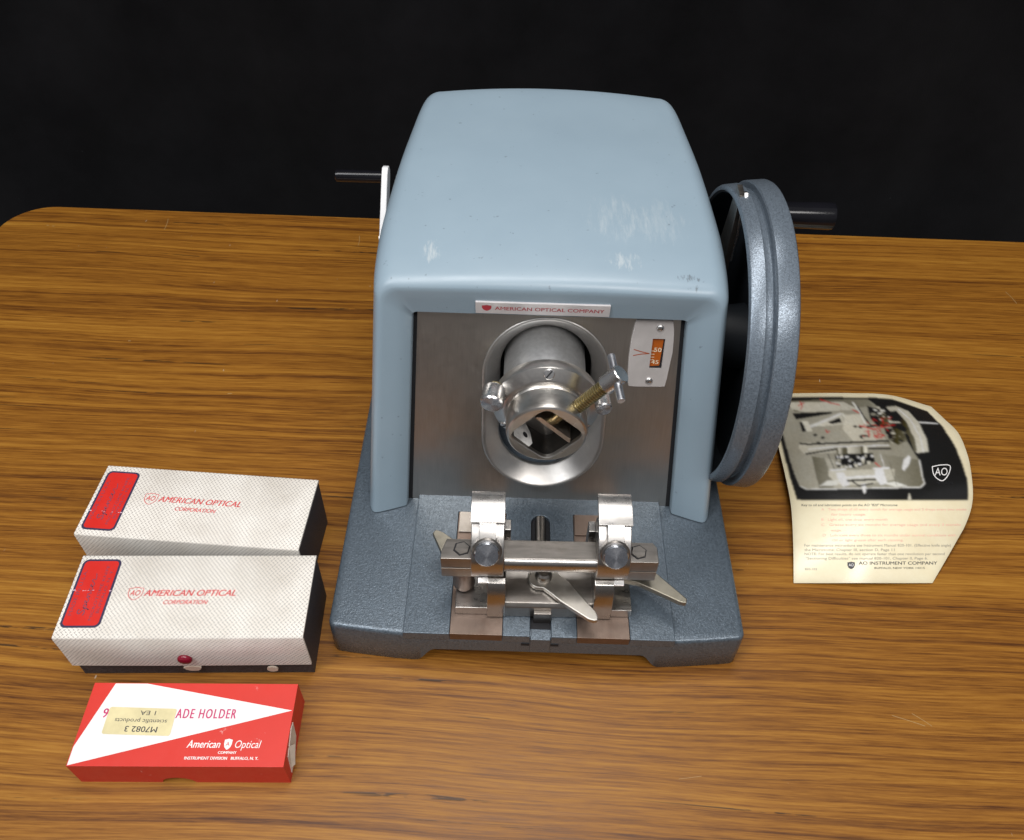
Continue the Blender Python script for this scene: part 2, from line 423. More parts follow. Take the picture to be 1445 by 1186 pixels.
def table_marks():
    root = bpy.data.objects['table']
    m = MB(); f = lambda u, v: Vector((u, v, .006))
    def sc(x, y, dx, dy, w_): stroke(m, [(x, y), (x+dx*.5+w_, y+dy*.5), (x+dx, y+dy)], w_*.6, f, 4)
    for a in ((-44.5, 54.6, .2, -2.2, .07), (-21.3, 52.6, .15, -1.9, .07), (-17, 46.6, 6.5, 0, .05), (52.5, 46.5, .5, -2.0, .08), (-58.2, 52.4, .25, .05, .12), (-57.5, 52.3, .3, -.02, .1), (26, -3.4, 2.2, -.7, .06), (27.5, -3.2, 1.2, -.9, .05), (-30, 26.2, .4, .1, .1), (44, 3.0, .3, .5, .06), (10, -8.5, 1.6, .25, .04), (-42, 33.1, .25, .05, .12)): sc(*a)
    obj('surface_scratches', m, 'scratch', root, recalc=False)
MAT['scratch'] = plain('pale_scratch', (.38, .25, .11), .6)
table_marks()

# ------------------------------------------------------------------ microtome
MT = thing('microtome', (0, 20, 0), 'blue grey rotary microtome with steel front plate and slate handwheel on its right', 'microtome', math.radians(.45))
ZB, ZI = 3.84, 4.2

def base_part():
    # outer body built in strips: front outline, bowed slightly forward in the middle
    def fy(x):
        a = abs(x)
        return -.45 if a < 9.3 else -.45+.45*((a-9.3)/5.0)**1.3
    def under(x):
        a = abs(x)
        if a > 9.0: return 0.0
        if a > 7.6: t = (9.0-a)/1.4; return 1.8*(t*t*(3-2*t))
        return 1.8
    # plan outline, counter-clockwise from the front left corner
    out = []
    R0 = .7
    for k in range(9):
        t = math.radians(180+90*k/8); out.append((-15.3+R0+R0*math.cos(t), fy(14.6)+R0+R0*math.sin(t)))
    for x in np.linspace(-14.5, 14.2, 117): out.append((float(x), fy(float(x))))
    for k in range(9):
        t = math.radians(270+90*k/8); out.append((15-R0+R0*math.cos(t), fy(14.3)+R0+R0*math.sin(t)))
    out += [(15, y) for y in (4, 10, 20, 32, 43)]+[(14, 44), (-14, 44)]+[(-15.3, y) for y in (43, 32, 20, 10, 4)]
    nrm = []
    for i in range(len(out)):
        a = out[i-1]; b = out[(i+1) % len(out)]; dx, dy = b[0]-a[0], b[1]-a[1]; L = math.hypot(dx, dy); nrm.append((-dy/L, dx/L))
    def lev(z, inset, arch=True):
        r = []
        for (x, y), (nx, ny) in zip(out, nrm):
            zb = under(x) if (y < 2 and arch) else 0
            r.append((x+nx*inset, y+ny*inset, zb+(ZB-zb)*z/ZB))
        return r
    mb = MB(); mb.loft([lev(0, .6), lev(.0, .06), lev(.08, .0), lev(2.2, 0), lev(3.5, .04), lev(3.68, .09), lev(3.79, .19), lev(3.835, .32), lev(3.845, .42)], True, False, True)
    o = obj('base', mb, 'base', MT, smooth=50)
    # raised middle platform with slots
    mb = MB()
    zi = ZI
    arc = [(.11-.75*math.cos(math.radians(180-180*k/10))*-1, 9.45+.72*math.sin(math.radians(180*k/10))) for k in range(11)]
    comb = [(-9.75, -.47), (-6.42, -.47), (-6.42, 10.3), (-2.62, 10.3), (-2.62, -.47), (-.64, -.47)]+arc+[(.86, -.47), (2.72, -.47), (2.72, 10.3), (6.52, 10.3), (6.52, -.47), (9.75, -.47), (9.75, 16), (-9.75, 16)]
    mb.prism(comb, ZB-.55, zi, lambda u, v, a: Vector((u, v, a))).bevel(.07, 3)
    obj('platform', mb, 'base', o, smooth=45)
    # recessed floor of the middle slot: short dark channel with small side notches in the front face
    mb = MB(); mb.box(-.62, .84, -.5, 0.6, 1.98, 3.86).bevel(.05, 2); mb.box(-1.25, -.66, -.475, -.1, 2.85, 3.12); mb.box(.88, 1.45, -.475, -.1, 2.85, 3.12)
    for nm, xa, xb in (('front_notch', -1.25, -.66), ('front_notch', .88, 1.45)):
        m2 = MB(); m2.box(xa, xb, -.482, -.2, 2.85, 3.15); obj(nm, m2, 'void', o)
    m3 = MB(); m3.box(-.6, .82, -.53, .6, 1.95, 3.856).bevel(.05, 2); obj('slot_lip', m3, 'base', o)
    mb.bm.free()
    m4 = MB(); m4.box(-.63, .85, .3, 10.15, ZB+.02, ZB+.035); obj('slot_floor', m4, 'void', o)
    m5 = MB(); m5.box(-.56, .78, -.25, 1.6, ZB-.35, ZB+.2).bevel(.05); m5.bm.free()
    # brown ways
    for xa, xb in ((-6.4, -2.64), (2.74, 6.5)):
        m = MB(); m.box(xa, xb, -.43, 10.28, ZB-.5, ZI-.03).bevel(.03, 2); obj('slide_way', m, 'rail', o)
    m = MB(); m.box(-6.32, -4.9, 8.3, 10.22, ZI-.03, ZI+.12).bevel(.03); obj('way_gib', m, 'steel_dark', o)
    m = MB(); m.box(2.8, 5.2, 8.3, 10.26, ZI-.03, ZI+.12).bevel(.03); obj('way_gib', m, 'rail', o)
    m = MB(); m.tube([(0, .42), (9, .42)], (.11, 1.0, ZB+.1), (0, 1, 0), 20); obj('clamp_rod', m, 'steel_dark', o)
base_part()

L16 = math.tan(math.radians(16))
def hood_section(yb, lean, hwb, hwt, zt, r, crown, zbot=ZB+.12, ns=16, nc=10, nt=22):
    """inverted U: up the left side, round the corner, over the top, down the right side"""
    pts = []
    slope = (hwb-hwt)/(zt-ZB)
    def hw(z): return hwb-slope*(z-ZB)
    for i in range(ns):
        z = zbot+(zt-r-zbot)*i/ns; pts.append((-hw(z), z))
    cx = hw(zt-r)-r
    for i in range(nc):
        t = math.radians(180-90*i/nc); pts.append((-cx+r*math.cos(t), zt-r+r*math.sin(t)))
    for i in range(nt+1):
        u = -1+2*i/nt; x = cx*u; pts.append((x, zt+crown*(1-u*u)))
    R_ = [(-x, z) for x, z in pts[:ns+nc]][::-1]
    pts += R_
    return [Vector((x, yb+lean*(min(z, zt)-ZB), z)) for x, z in pts]
def hood():
    key = [  # yb, lean, hwb, hwt, zt, r, crown
        (13.6, L16, 10.62, 9.62, 20.22, .35, 0),
        (11.55, L16, 10.62, 9.62, 20.22, .35, 0),
        (11.02, L16, 10.66, 9.66, 20.26, .38, 0),
        (10.88, L16, 10.74, 9.74, 20.36, .45, 0),
        (10.45, L16, 11.9, 10.65, 21.5, .9, .05),
        (10.16, L16, 12.75, 11.4, 22.25, 1.1, .1),
        (10.10, L16, 13.05, 11.62, 22.52, 1.2, .12),
        (10.20, L16, 13.32, 11.85, 22.78, 1.25, .15),
        (10.50, L16*.99, 13.52, 12.02, 22.98, 1.3, .2),
        (11.0, L16*.97, 13.66, 12.14, 23.12, 1.35, .22),
        (12.2, L16*.92, 13.76, 12.24, 23.3, 1.4, .28),
        (15.0, .20, 13.84, 12.32, 23.55, 1.5, .35),
        (19.5, .12, 13.86, 12.34, 23.85, 1.6, .4),
        (25.5, .04, 13.8, 12.15, 24.0, 1.6, .4),
        (31.5, -.02, 13.65, 11.85, 24.05, 1.5, .4),
        (37.2, -.05, 13.45, 11.45, 23.85, 1.4, .4),
        (40.5, -.06, 13.25, 11.15, 23.75, 1.3, .45),
        (42.5, -.07, 13.05, 10.9, 23.6, 1.3, .5),
        (43.5, -.08, 12.8, 10.6, 23.38, 1.3, .55),
        (44.1, -.08, 12.4, 10.15, 22.9, 1.4, .55),
        (44.4, -.08, 11.6, 9.4, 22.0, 1.5, .5),
    ]
    rings = []
    K = [np.array(k) for k in key]
    for i, k in enumerate(K):
        rings.append(hood_section(*k))
        if 6 <= i < len(K)-2:
            a, b, c, d = K[i-1], K[i], K[i+1], K[i+2]
            for t in (.33, .67):
                q = .5*((2*b)+(c-a)*t+(2*a-5*b+4*c-d)*t*t+(-a+3*b-3*c+d)*t**3); rings.append(hood_section(*q))
    mb = MB(); mb.loft(rings, closed=False)
    # close back
    last = [v for v in mb.bm.verts][-len(rings[0]):]
    mb.bm.faces.new(last)
    # close the leg feet (bottom edges) between the inside return and the outside
    n = len(rings[0])
    mb.bm.verts.ensure_lookup_table()
    for idx in (0, n-1):
        lo = [mb.bm.verts[k*n+idx] for k in range(len(rings))]
        front = lo[:16]
        try: mb.bm.faces.new(front)
        except ValueError: pass
    o = obj('hood', mb, 'hood', MT, origin=(0, 27, ZB), smooth=42)
    return o
HOOD = hood()

# leaning plane of the front: s up the slope, n outwards
c16, s16 = math.cos(math.radians(16)), math.sin(math.radians(16))
def PL(x, s, n=0, y0=11.75): return Vector((x, y0+s*s16-n*c16, ZB+.02+s*c16+n*s16))

def obround(hw, s0, s1, N=120):
    pts = []
    for i in range(N):
        t = 2*math.pi*i/N; c, s_ = math.cos(t), math.sin(t)
        cc = (s1-s0)/2-hw
        y = (s0+s1)/2+(cc if s_ > 0 else -cc if s_ < 0 else 0)
        pts.append((hw*c, y+hw*s_))
    return pts
def obr(hw, s0, s1, N=120):
    # evenly mixes arcs and straight runs
    out = []; cc = (s1-s0)/2-hw; mid = (s0+s1)/2; na = int(N*.38); nsd = N//2-na
    for k in range(na): t = math.pi*k/(na-1); out.append((hw*math.cos(t), mid+cc+hw*math.sin(t)))
    for k in range(nsd): out.append((-hw, mid+cc-2*cc*(k+1)/(nsd+1)))
    for k in range(na): t = math.pi+math.pi*k/(na-1); out.append((hw*math.cos(t), mid-cc+hw*math.sin(t)))
    for k in range(nsd): out.append((hw, mid-cc+2*cc*(k+1)/(nsd+1)))
    return out
def front_plate():
    N = 120; top, wb, wt = 16.9, 10.48, 9.5
    inner = obr(4.75, 1.5, 16.45, N)
    outer = []
    cs = 9.0
    for x, s in inner:
        dx, ds = x, s-cs; k = 1e9
        for _ in (0,):
            if ds > 1e-6: k = min(k, (top-cs)/ds)
            if ds < -1e-6: k = min(k, (0-cs)/ds)
            if abs(dx) > 1e-6:
                # |x| = wb-(wb-wt)*s/top
                g = (wb-wt)/top
                kk = (wb-g*cs)/(abs(dx)+g*ds)
                if kk > 0: k = min(k, kk)
        outer.append([dx*k, cs+ds*k])
    for cx, cs_ in ((wt, top), (-wt, top), (-wb, 0), (wb, 0)):
        i = min(range(N), key=lambda j: (outer[j][0]-cx)**2+(outer[j][1]-cs_)**2); outer[i] = [cx, cs_]
    mb = MB()
    rings = [[PL(x, s, -1.2) for x, s in outer], [PL(x, s, 0) for x, s in outer], [PL(x, s, 0) for x, s in inner]]
    mb.loft(rings)
    plate = obj('front_plate', mb, 'plate', MT, smooth=30)
    # pressed funnel ring round the opening
    mb = MB(); spec = [(4.74, 1.51, 16.44, .0), (4.70, 1.54, 16.41, .05), (4.62, 1.6, 16.34, .075), (4.5, 1.7, 16.24, .06), (4.38, 1.82, 16.12, -.03), (3.62, 2.66, 15.42, -.98), (3.5, 2.8, 15.3, -1.12), (3.44, 2.86, 15.25, -1.2), (3.42, 2.88, 15.23, -1.5)]
    mb.loft([[PL(x, s, n) for x, s in obr(hw, a, b, N)] for hw, a, b, n in spec])
    obj('opening_ring', mb, 'bright_ring', plate, smooth=40)
MAT['bright_ring'] = steel('satin_pressed_ring', (.60, .58, .555), .40, (1, 1, 1), 400, .05, (.35, .3, .25), 0, .04)
front_plate()
for sg in (-1, 1):
    m = MB(); m.loft([[PL(sg*(10.30), -.0, n), PL(sg*10.66, -.0, n), PL(sg*9.70, 16.95, n), PL(sg*9.36, 16.95, n)] for n in (-.3, .03)], True, True, True); obj('dark_gap_strip', m, 'void', MT)

# inside of the machine seen through the opening
mb = MB(); mb.box(-9, 9, 19.5, 20, 4, 20); obj('inner_wall', mb, 'void', MT)
mb = MB(); mb.prism([(14.6, 4.2), (14.6, 5.6), (17.5, 9.6), (19.3, 9.6), (19.3, 4.2)], -3.6, 1.3, lambda u, v, a: Vector((a, u, v))).bevel(.15, 2); obj('inner_casting', mb, 'wheel', MT)

# specimen head (axis along -y)
HX, HZ = .02, 15.0
mb = MB(); mb.tube([(0, 3.05), (5.0, 3.04), (6.6, 3.0), (7.5, 3.0)], (HX-.12, 19.4, HZ), (0, -1, 0), 64); NOSE = obj('specimen_head', mb, 'cast', MT, smooth=30)
mb = MB(); mb.tube([(0, 3.3), (.1, 3.75), (.9, 3.9), (1.05, 3.86), (1.55, 3.15), (1.62, 2.98), (1.62, 2.6)], (HX, 13.0, HZ), (0, -1, 0), 72)
COLLAR = obj('collar', mb, 'collar_mat', MT, smooth=25) if False else None
MAT['collar'] = steel('turned_collar_steel', (.56, .54, .515), .31, (1, 1, 1), 500, .15, (.3, .25, .18), 0, .05)
COLLAR = obj('collar', mb, 'collar', MT, smooth=30)
def slotted(parent, c, axis, r, slot_ang, name='slotted_screw'):
    ax = Vector(axis).normalized(); q = ax.to_track_quat('Z', 'Y')
    m = MB(); m.tube([(-.3, r), (.04, r), (.09, r*.85)], c, axis, 28); o = obj(name, m, 'bright', parent, smooth=30)
    e = (q @ Vector((math.cos(slot_ang), math.sin(slot_ang), 0))); e2 = ax.cross(e)
    m = MB(); C_ = Vector(c)+ax*.095
    m.loft([[C_+e*r*.82*a+e2*r*.13*b+ax*h for a, b in ((-1, -1), (1, -1), (1, 1), (-1, 1))] for h in (-.05, .004)], True, True, True); obj('screw_slot', m, 'void', o)
# angular positions on the conical face
for a in (90, 212, 328):
    t = math.radians(a); slotted(COLLAR, (HX+3.5*math.cos(t), 11.68, HZ+3.5*math.sin(t)), (math.cos(t)*.5, -.8, math.sin(t)*.5), .38, .9)

def sleeve():
    N = 96
    def circ(r, y): return [Vector((HX+r*math.cos(2*math.pi*i/N), y, HZ+r*math.sin(2*math.pi*i/N))) for i in range(N)]
    def diamond(h, y, rot=math.radians(3)):
        out = []
        for i in range(N):
            t = 2*math.pi*i/N; p = 6.0   # superellipse square turned by 45 degrees
            a = t-math.pi/4-rot
            r = h/((abs(math.cos(a))**p+abs(math.sin(a))**p)**(1/p))
            out.append(Vector((HX+r*math.cos(t), y, HZ-.02+r*math.sin(t))))
        return out
    mb = MB()
    mb.loft([circ(2.6, 12.6), circ(2.84, 11.6), circ(2.86, 11.2), circ(2.78, 11.1), circ(2.86, 11.0), circ(2.86, 9.6), circ(2.78, 9.28), circ(2.66, 9.2), diamond(1.99, 9.2), diamond(1.93, 9.26), diamond(1.90, 9.5)])
    S_ = obj('clamp_sleeve', mb, 'sleeve', MT, smooth=28)
    m = MB(); m.loft([diamond(1.83, 12.88)], cap0=False) if False else None
    b_ = MB(); b_.loft([diamond(1.90, 9.5), diamond(1.90, 12.9)]); obj('square_bore', b_, 'bore', S_)
    D = diamond(1.89, 12.7); m.face(D); obj('sleeve_floor', m, 'void', S_)
    # movable jaw plate inside, parallel to the upper right wall
    e = Vector((.707, 0, -.707)); nrm = Vector((.707, 0, .707)); O = Vector((HX, 0, HZ))
    m = MB(); pts = [(-1.72, .62), (-1.5, .85), (1.55, .85), (1.78, .62), (1.78, .5), (-1.72, .5)]
    m.loft([[O+e*u+nrm*(v)+Vector((0, y, 0)) for u, v in pts] for y in (9.32, 12.3)], True, True, True).bevel(.03)
    obj('clamp_jaw', m, 'jaw', S_)
    m = MB(); m.tube([(.6, .42), (1.9, .42)], (HX+.0, 10.2, HZ), (.62, 0, .78), 20); obj('screw_tip', m, 'brass', S_)
    m = MB(); m.tube([(0, .24), (.03, .2)], O+Vector((-1.46, 10.2, -1.14)), (.707, 0, .707), 16); obj('wall_hole', m, 'void', S_)
    Q = lambda a, y: O+Vector((-.707, 0, -.707))*1.87+Vector((.707, 0, -.707))*a+Vector((0, y, 0))
    m = MB(); m.face([Q(a, y) for a, y in ((-1.35, 9.4), (.2, 9.36), (.55, 9.9), (.3, 10.8), (-.4, 11.6), (-1.4, 11.4))]); obj('bare_patch', m, 'bare', S_)
    m = MB(); m.box(-1.1, .75, 9.9, 13, HZ-3.3, HZ-2.5).bevel(.05); obj('lower_key', m, 'collar', S_)
MAT['sleeve'] = steel('turned_sleeve_steel', (.55, .525, .49), .30, (1, 4, 1), 200, .15, (.3, .24, .17), 0, .05)
MAT['jaw'] = steel('smooth_jaw_steel', (.60, .50, .42), .3, (1, 1, 1), 120, .1)
MAT['bore'] = steel('dark_bore', (.10, .095, .09), .4, bump=0)
MAT['bare'] = plain('bare_chalky_metal', (.55, .54, .52), .7, 0, .2)
sleeve()
# knurled knobs
def knurl(mb, o, ax, L, r, n=48, cap=.06):
    ax = Vector(ax).normalized(); q = ax.to_track_quat('Z', 'Y'); e1 = q @ Vector((1, 0, 0)); e2 = q @ Vector((0, 1, 0)); o = Vector(o)
    def ring(d, rr, k): return [o+ax*d+(e1*math.cos(2*math.pi*i/(2*n))+e2*math.sin(2*math.pi*i/(2*n)))*(rr*(1-(.035*k if i % 2 else 0))) for i in range(2*n)]
    mb.loft([ring(0, r*.8, 0), ring(.03, r*.96, 0), ring(.1, r, 1), ring(L-.12, r, 1), ring(L-.1, r*.98, 0), ring(L, r*.9, 0)], True, True, True)
m = MB(); knurl(m, (-3.72, 12.0, 16.5), (-.12, -1, -.05), 1.4, .84, 34); KN = obj('knurled_knob', m, 'bright', COLLAR, smooth=28)
m = MB(); dk = Vector((-.12, -1, -.05)).normalized(); ce = Vector((-3.72, 12.0, 16.5))+dk*1.39; m.tube([(0, .74), (.03, .72)], ce, dk, 48); obj('knob_face', m, 'spun_light', KN, origin=tuple(ce), smooth=30)
m = MB(); m.tube([(0, .45), (.5, .45)], (-3.62, 12.4, 16.52), (-.12, -1, -.05), 24); obj('knob_stem', m, 'brass', KN)
m = MB(); m.tube([(0, .58), (1.35, .60), (1.42, .54)], (3.86, 12.2, 16.1), (.07, -1, 0), 32); obj('pinch_screw', m, 'bright', COLLAR, smooth=30)
m = MB(); dk = Vector((.07, -1, 0)).normalized(); ce = Vector((3.86, 12.2, 16.1))+dk*1.41; m.tube([(0, .54), (.03, .53)], ce, dk, 40); obj('screw_face', m, 'spun_light', bpy.data.objects['collar'], origin=tuple(ce), smooth=30)
# tommy bar clamp screw
d = Vector((.62, 0, .785)).normalized(); O = Vector((HX+2.0, 10.15, HZ+1.95))
prof = []
for i in range(60):
    prof.append((i*.05, .50 if i % 4 in (0, 1) else .38))
m = MB(); m.tube(prof, O-d*.2, d, 32); CS = obj('clamp_screw', m, 'brass', MT, smooth=50)
m = MB(); m.tube([(0, .3), (.6, .3)], O+d*2.7, d, 24); obj('screw_neck', m, 'bright', CS)
m = MB(); m.tube([(0, .62), (.06, .68), (1.45, .68), (1.52, .62)], O+d*2.75, d, 36); obj('screw_head', m, 'bright', CS, smooth=30)
hc = O+d*3.75; bd = Vector((-.13, 1, .12)).normalized()
m = MB(); m.tube([(-1.95, .24), (-1.9, .28), (1.85, .28), (1.9, .24)], hc-bd*.0, bd, 24); obj('tommy_bar', m, 'nickel_bar', CS, smooth=30) if False else None
MAT['nickel_bar'] = steel('grey_tommy_bar', (.45, .46, .49), .35, (1, 1, 1), 200, .1)
obj('tommy_bar', m, 'nickel_bar', CS, smooth=30)

# scale plate
def scale_plate():
    g = lambda x, s, n=0: PL(x, s, n)
    pts = [(6.12, 16.45), (6.3, 16.58), (8.7, 16.62), (8.86, 16.5), (9.0, 15.3), (9.07, 14.0), (9.0, 13.2), (8.88, 11.3), (8.78, 11.16), (6.25, 11.1), (6.08, 11.25), (5.98, 12.3), (5.93, 13.6), (5.98, 15.0)]
    w0, w1, b0, b1 = 7.5, 8.4, 12.68, 15.12
    # ring between outline and window (16 pts)
    N = 56
    def resample(P, N):
        P = P+[P[0]]; L = [0]
        for a, b in zip(P, P[1:]): L.append(L[-1]+math.hypot(a[0]-b[0], a[1]-b[1]))
        out = []
        for k in range(N):
            t = L[-1]*k/N; i = max(j for j in range(len(L)-1) if L[j] <= t+1e-9); f_ = (t-L[i])/max(1e-9, L[i+1]-L[i]); out.append((P[i][0]+(P[i+1][0]-P[i][0])*f_, P[i][1]+(P[i+1][1]-P[i][1])*f_))
        return out
    cx, cs = 7.95, 13.9
    out = []
    win = []
    for k in range(N):
        t = 2*math.pi*k/N; dx, ds = math.cos(t), math.sin(t)
        kk = min((w1-cx)/abs(dx) if abs(dx) > 1e-6 else 1e9, (b1-cs)/abs(ds) if abs(ds) > 1e-6 else 1e9); win.append([cx+dx*kk, cs+ds*kk])
        # ray to outline
        best = None
        for a, b in zip(pts, pts[1:]+pts[:1]):
            ex, es = b[0]-a[0], b[1]-a[1]; den = dx*es-ds*ex
            if abs(den) < 1e-9: continue
            u = ((a[0]-cx)*es-(a[1]-cs)*ex)/den; v = ((a[0]-cx)*ds-(a[1]-cs)*dx)/den
            if u > 0 and -1e-6 <= v <= 1+1e-6: best = u if best is None else min(best, u)
        out.append([cx+dx*best, cs+ds*best])
    for corner in ((w0, b0), (w1, b0), (w1, b1), (w0, b1)):
        i = min(range(N), key=lambda j: (win[j][0]-corner[0])**2+(win[j][1]-corner[1])**2); win[i] = list(corner)
    for corner in ((6.2, 16.52), (8.8, 16.58), (8.83, 11.2), (6.15, 11.15)):
        i = min(range(N), key=lambda j: (out[j][0]-corner[0])**2+(out[j][1]-corner[1])**2); out[i] = list(corner)
    mb = MB(); h = .22
    def ins(P, d): return [[x+(cx-x)*d/2.5, s+(cs-s)*d/2.8] for x, s in P]
    mb.loft([[g(x, s, .0) for x, s in out], [g(x, s, h-.04) for x, s in out], [g(x, s, h) for x, s in ins(out, .05)], [g(x, s, h) for x, s in win], [g(x, s, h-.3) for x, s in win]])
    o = obj('scale_plate', mb, 'alum', MT, smooth=30)
    m = MB(); m.face([g(x, s, .02) for x, s in ((w0-.02, b0-.02), (w1+.02, b0-.02), (w1+.02, b1+.02), (w0-.02, b1+.02))]); dr = obj('scale_drum', m, 'orange', o)
    m = MB(); f = lambda u, v: g(u, v, .04)
    put_text(m, '50', f, 7.72, 8.26, 13.98, 14.32, bold=.01); put_text(m, '45', f, 7.62, 8.16, 13.0, 13.3, bold=.01)
    for i, s in enumerate((14.02, 13.76, 13.52, 13.3)): m.face([f(7.5, s), f(7.8, s), f(7.8, s+.05), f(7.5, s+.05)])
    obj('scale_figures', m, 'cream_ink', dr)
    m = MB(); m.face([g(8.24, b0, .05), g(8.40, b0, .05), g(8.40, b1, .05), g(8.33, b1, .05)]); m.face([g(w0, b0, .05), g(8.235, b0, .05), g(8.235, b0+.2, .05), g(w0, b0+.12, .05)]); obj('drum_gap_shade', m, 'void', dr, recalc=False)  # black strips paint the shading in the window's right and bottom gap
    m = MB(); f = lambda u, v: g(u, v, h+.012)
    stroke(m, [(6.22, 14.22), (6.8, 14.05), (7.38, 13.92)], .07, f); stroke(m, [(6.22, 13.72), (6.8, 13.86), (7.38, 13.92)], .07, f)
    obj('pointer_mark', m, 'redbrown', o)
    for x, s in ((7.92, 16.0), (7.6, 11.7)):
        m = MB(); c = g(x, s, h); m.tube([(-.05, .26), (.06, .27), (.14, .2), (.16, .05)], c, (0, -c16, s16), 24)
        sc = obj('scale_screw', m, 'bright', o, smooth=60)
scale_plate()

# name badge on the hood's top band
def badge():
    # surface of the band: between opening edge and ridge, follows the loft; build slightly proud
    def B(x, z, n=0):
        # y of the band at height z (interpolated between the lofted sections)
        ys = [(20.36, 10.88+L16*(20.36-ZB)), (21.5, 10.45+L16*(21.5-ZB)), (22.35, 10.16+L16*(22.35-ZB))]
        for (za, ya), (zb, yb) in zip(ys, ys[1:]):
            if z <= zb or zb == 22.35: y = ya+(yb-ya)*(z-za)/(zb-za); break
        return y
    z0, z1 = 20.55, 21.62
    y0, y1 = B(0, z0)-.10, B(0, z1)-.10
    d = Vector((0, y1-y0, z1-z0)); L = d.length; d.normalize(); nrm = Vector((0, -d.z, d.y))
    O = Vector((0, y0, z0))
    f = lambda u, v, n=0: O+Vector((u, 0, 0))+d*v+nrm*n
    m = MB(); m.prism([(-5.2, 0), (4.12, 0), (4.12, L), (-5.2, L)], -.12, .06, lambda u, v, a: f(u, v, a)).bevel(.03)
    b = obj('name_badge', m, 'badge', HOOD)
    m = MB(); g = lambda u, v: f(u, v, .072)
    put_text(m, 'AMERICAN OPTICAL COMPANY', g, -3.85, 3.72, L*.36, L*.66, bold=.012)
    poly_fill(m, shield(-4.42, L*.52, .66, L*.5), g); obj('badge_lettering', m, 'red_ink', b)
badge()

# handwheel
WY, WZ = 20.75, 14.55
def wheel():
    m = MB()
    prof = [(12.95, 11.1), (12.95, 11.3), (13.02, 11.45), (13.1, 11.5), (13.95, 11.62), (14.0, 11.5), (14.02, 11.22), (14.1, 11.18), (14.55, 11.2), (14.62, 11.3), (14.62, 11.74), (14.7, 11.86), (15.9, 11.97), (16.08, 11.9), (16.2, 11.7), (16.25, 11.3), (16.3, 10.6), (16.1, 10.2), (15.9, 2.2), (16.8, 2.0), (16.8, 0.05)]
    m.tube(prof, (0, WY, WZ), (1, 0, 0), 144, False, True)
    wh = obj('handwheel', m, 'wheel', MT, smooth=32)
    m = MB(); m.tube([(12.96, 11.1), (13.1, 10.95), (15.3, 10.6), (15.5, 10.2), (15.55, 2.6), (13.3, 2.3), (13.3, .05)], (0, WY, WZ), (1, 0, 0), 120, False, True)
    obj('dished_face', m, 'dish', wh, smooth=35)
    m = MB(); m.tube([(9, 1.1), (15.6, 1.1)], (0, WY, WZ), (1, 0, 0), 32); obj('wheel_shaft', m, 'steel_dark', wh)
    # steel lock arm, a wedge running up to the rim
    m = MB(); m.prism([(22.6, 26.0), (23.9, 26.15), (25.6, 16.5), (21.8, 16.0)], 13.15, 13.55, lambda u, v, a: Vector((a, u, v))).bevel(.05); obj('lock_arm', m, 'steel_dark', wh)
    m = MB(); m.prism([(22.45, 25.9), (22.75, 26.2), (23.1, 26.1), (22.6, 21.5), (22.35, 20.5)], 13.5, 13.75, lambda u, v, a: Vector((a, u, v))).bevel(.04); obj('lock_finger', m, 'bright', wh)
    h = MB(); h.tube([(0, .8), (.1, .92), (4.6, 1.02), (4.8, .98), (4.84, .85)], (16.15, 24.5, 23.35), (1, .0, .0), 48); g = obj('crank_handle', h, 'black', wh, smooth=35)
MAT['dish'] = plain('dark_dished_face', (.02, .024, .03), .5)
wheel()
# coarse-feed crank on the left
m = MB(); m.prism([(34.9, 20.1), (35.2, 19.6), (34.9, 19.0), (30.6, 15.2), (29.4, 15.2), (29.4, 16.3), (33.7, 20.0), (34.3, 20.3)], -14.15, -13.62, lambda u, v, a: Vector((a, u, v))).bevel(.08, 3)
CR = obj('feed_crank', m, 'white_paint', MT)
m = MB(); m.tube([(0, .42), (.1, .5), (3.8, .52), (4.05, .5), (4.12, .4)], (-14.1, 34.35, 19.35), (-1, 0, 0), 36); obj('crank_grip', m, 'black', CR, smooth=35)
m = MB(); m.tube([(0, .6), (1.8, .6)], (-12.4, 30.1, 15.9), (-1, 0, 0), 24); obj('crank_spindle', m, 'steel', CR)

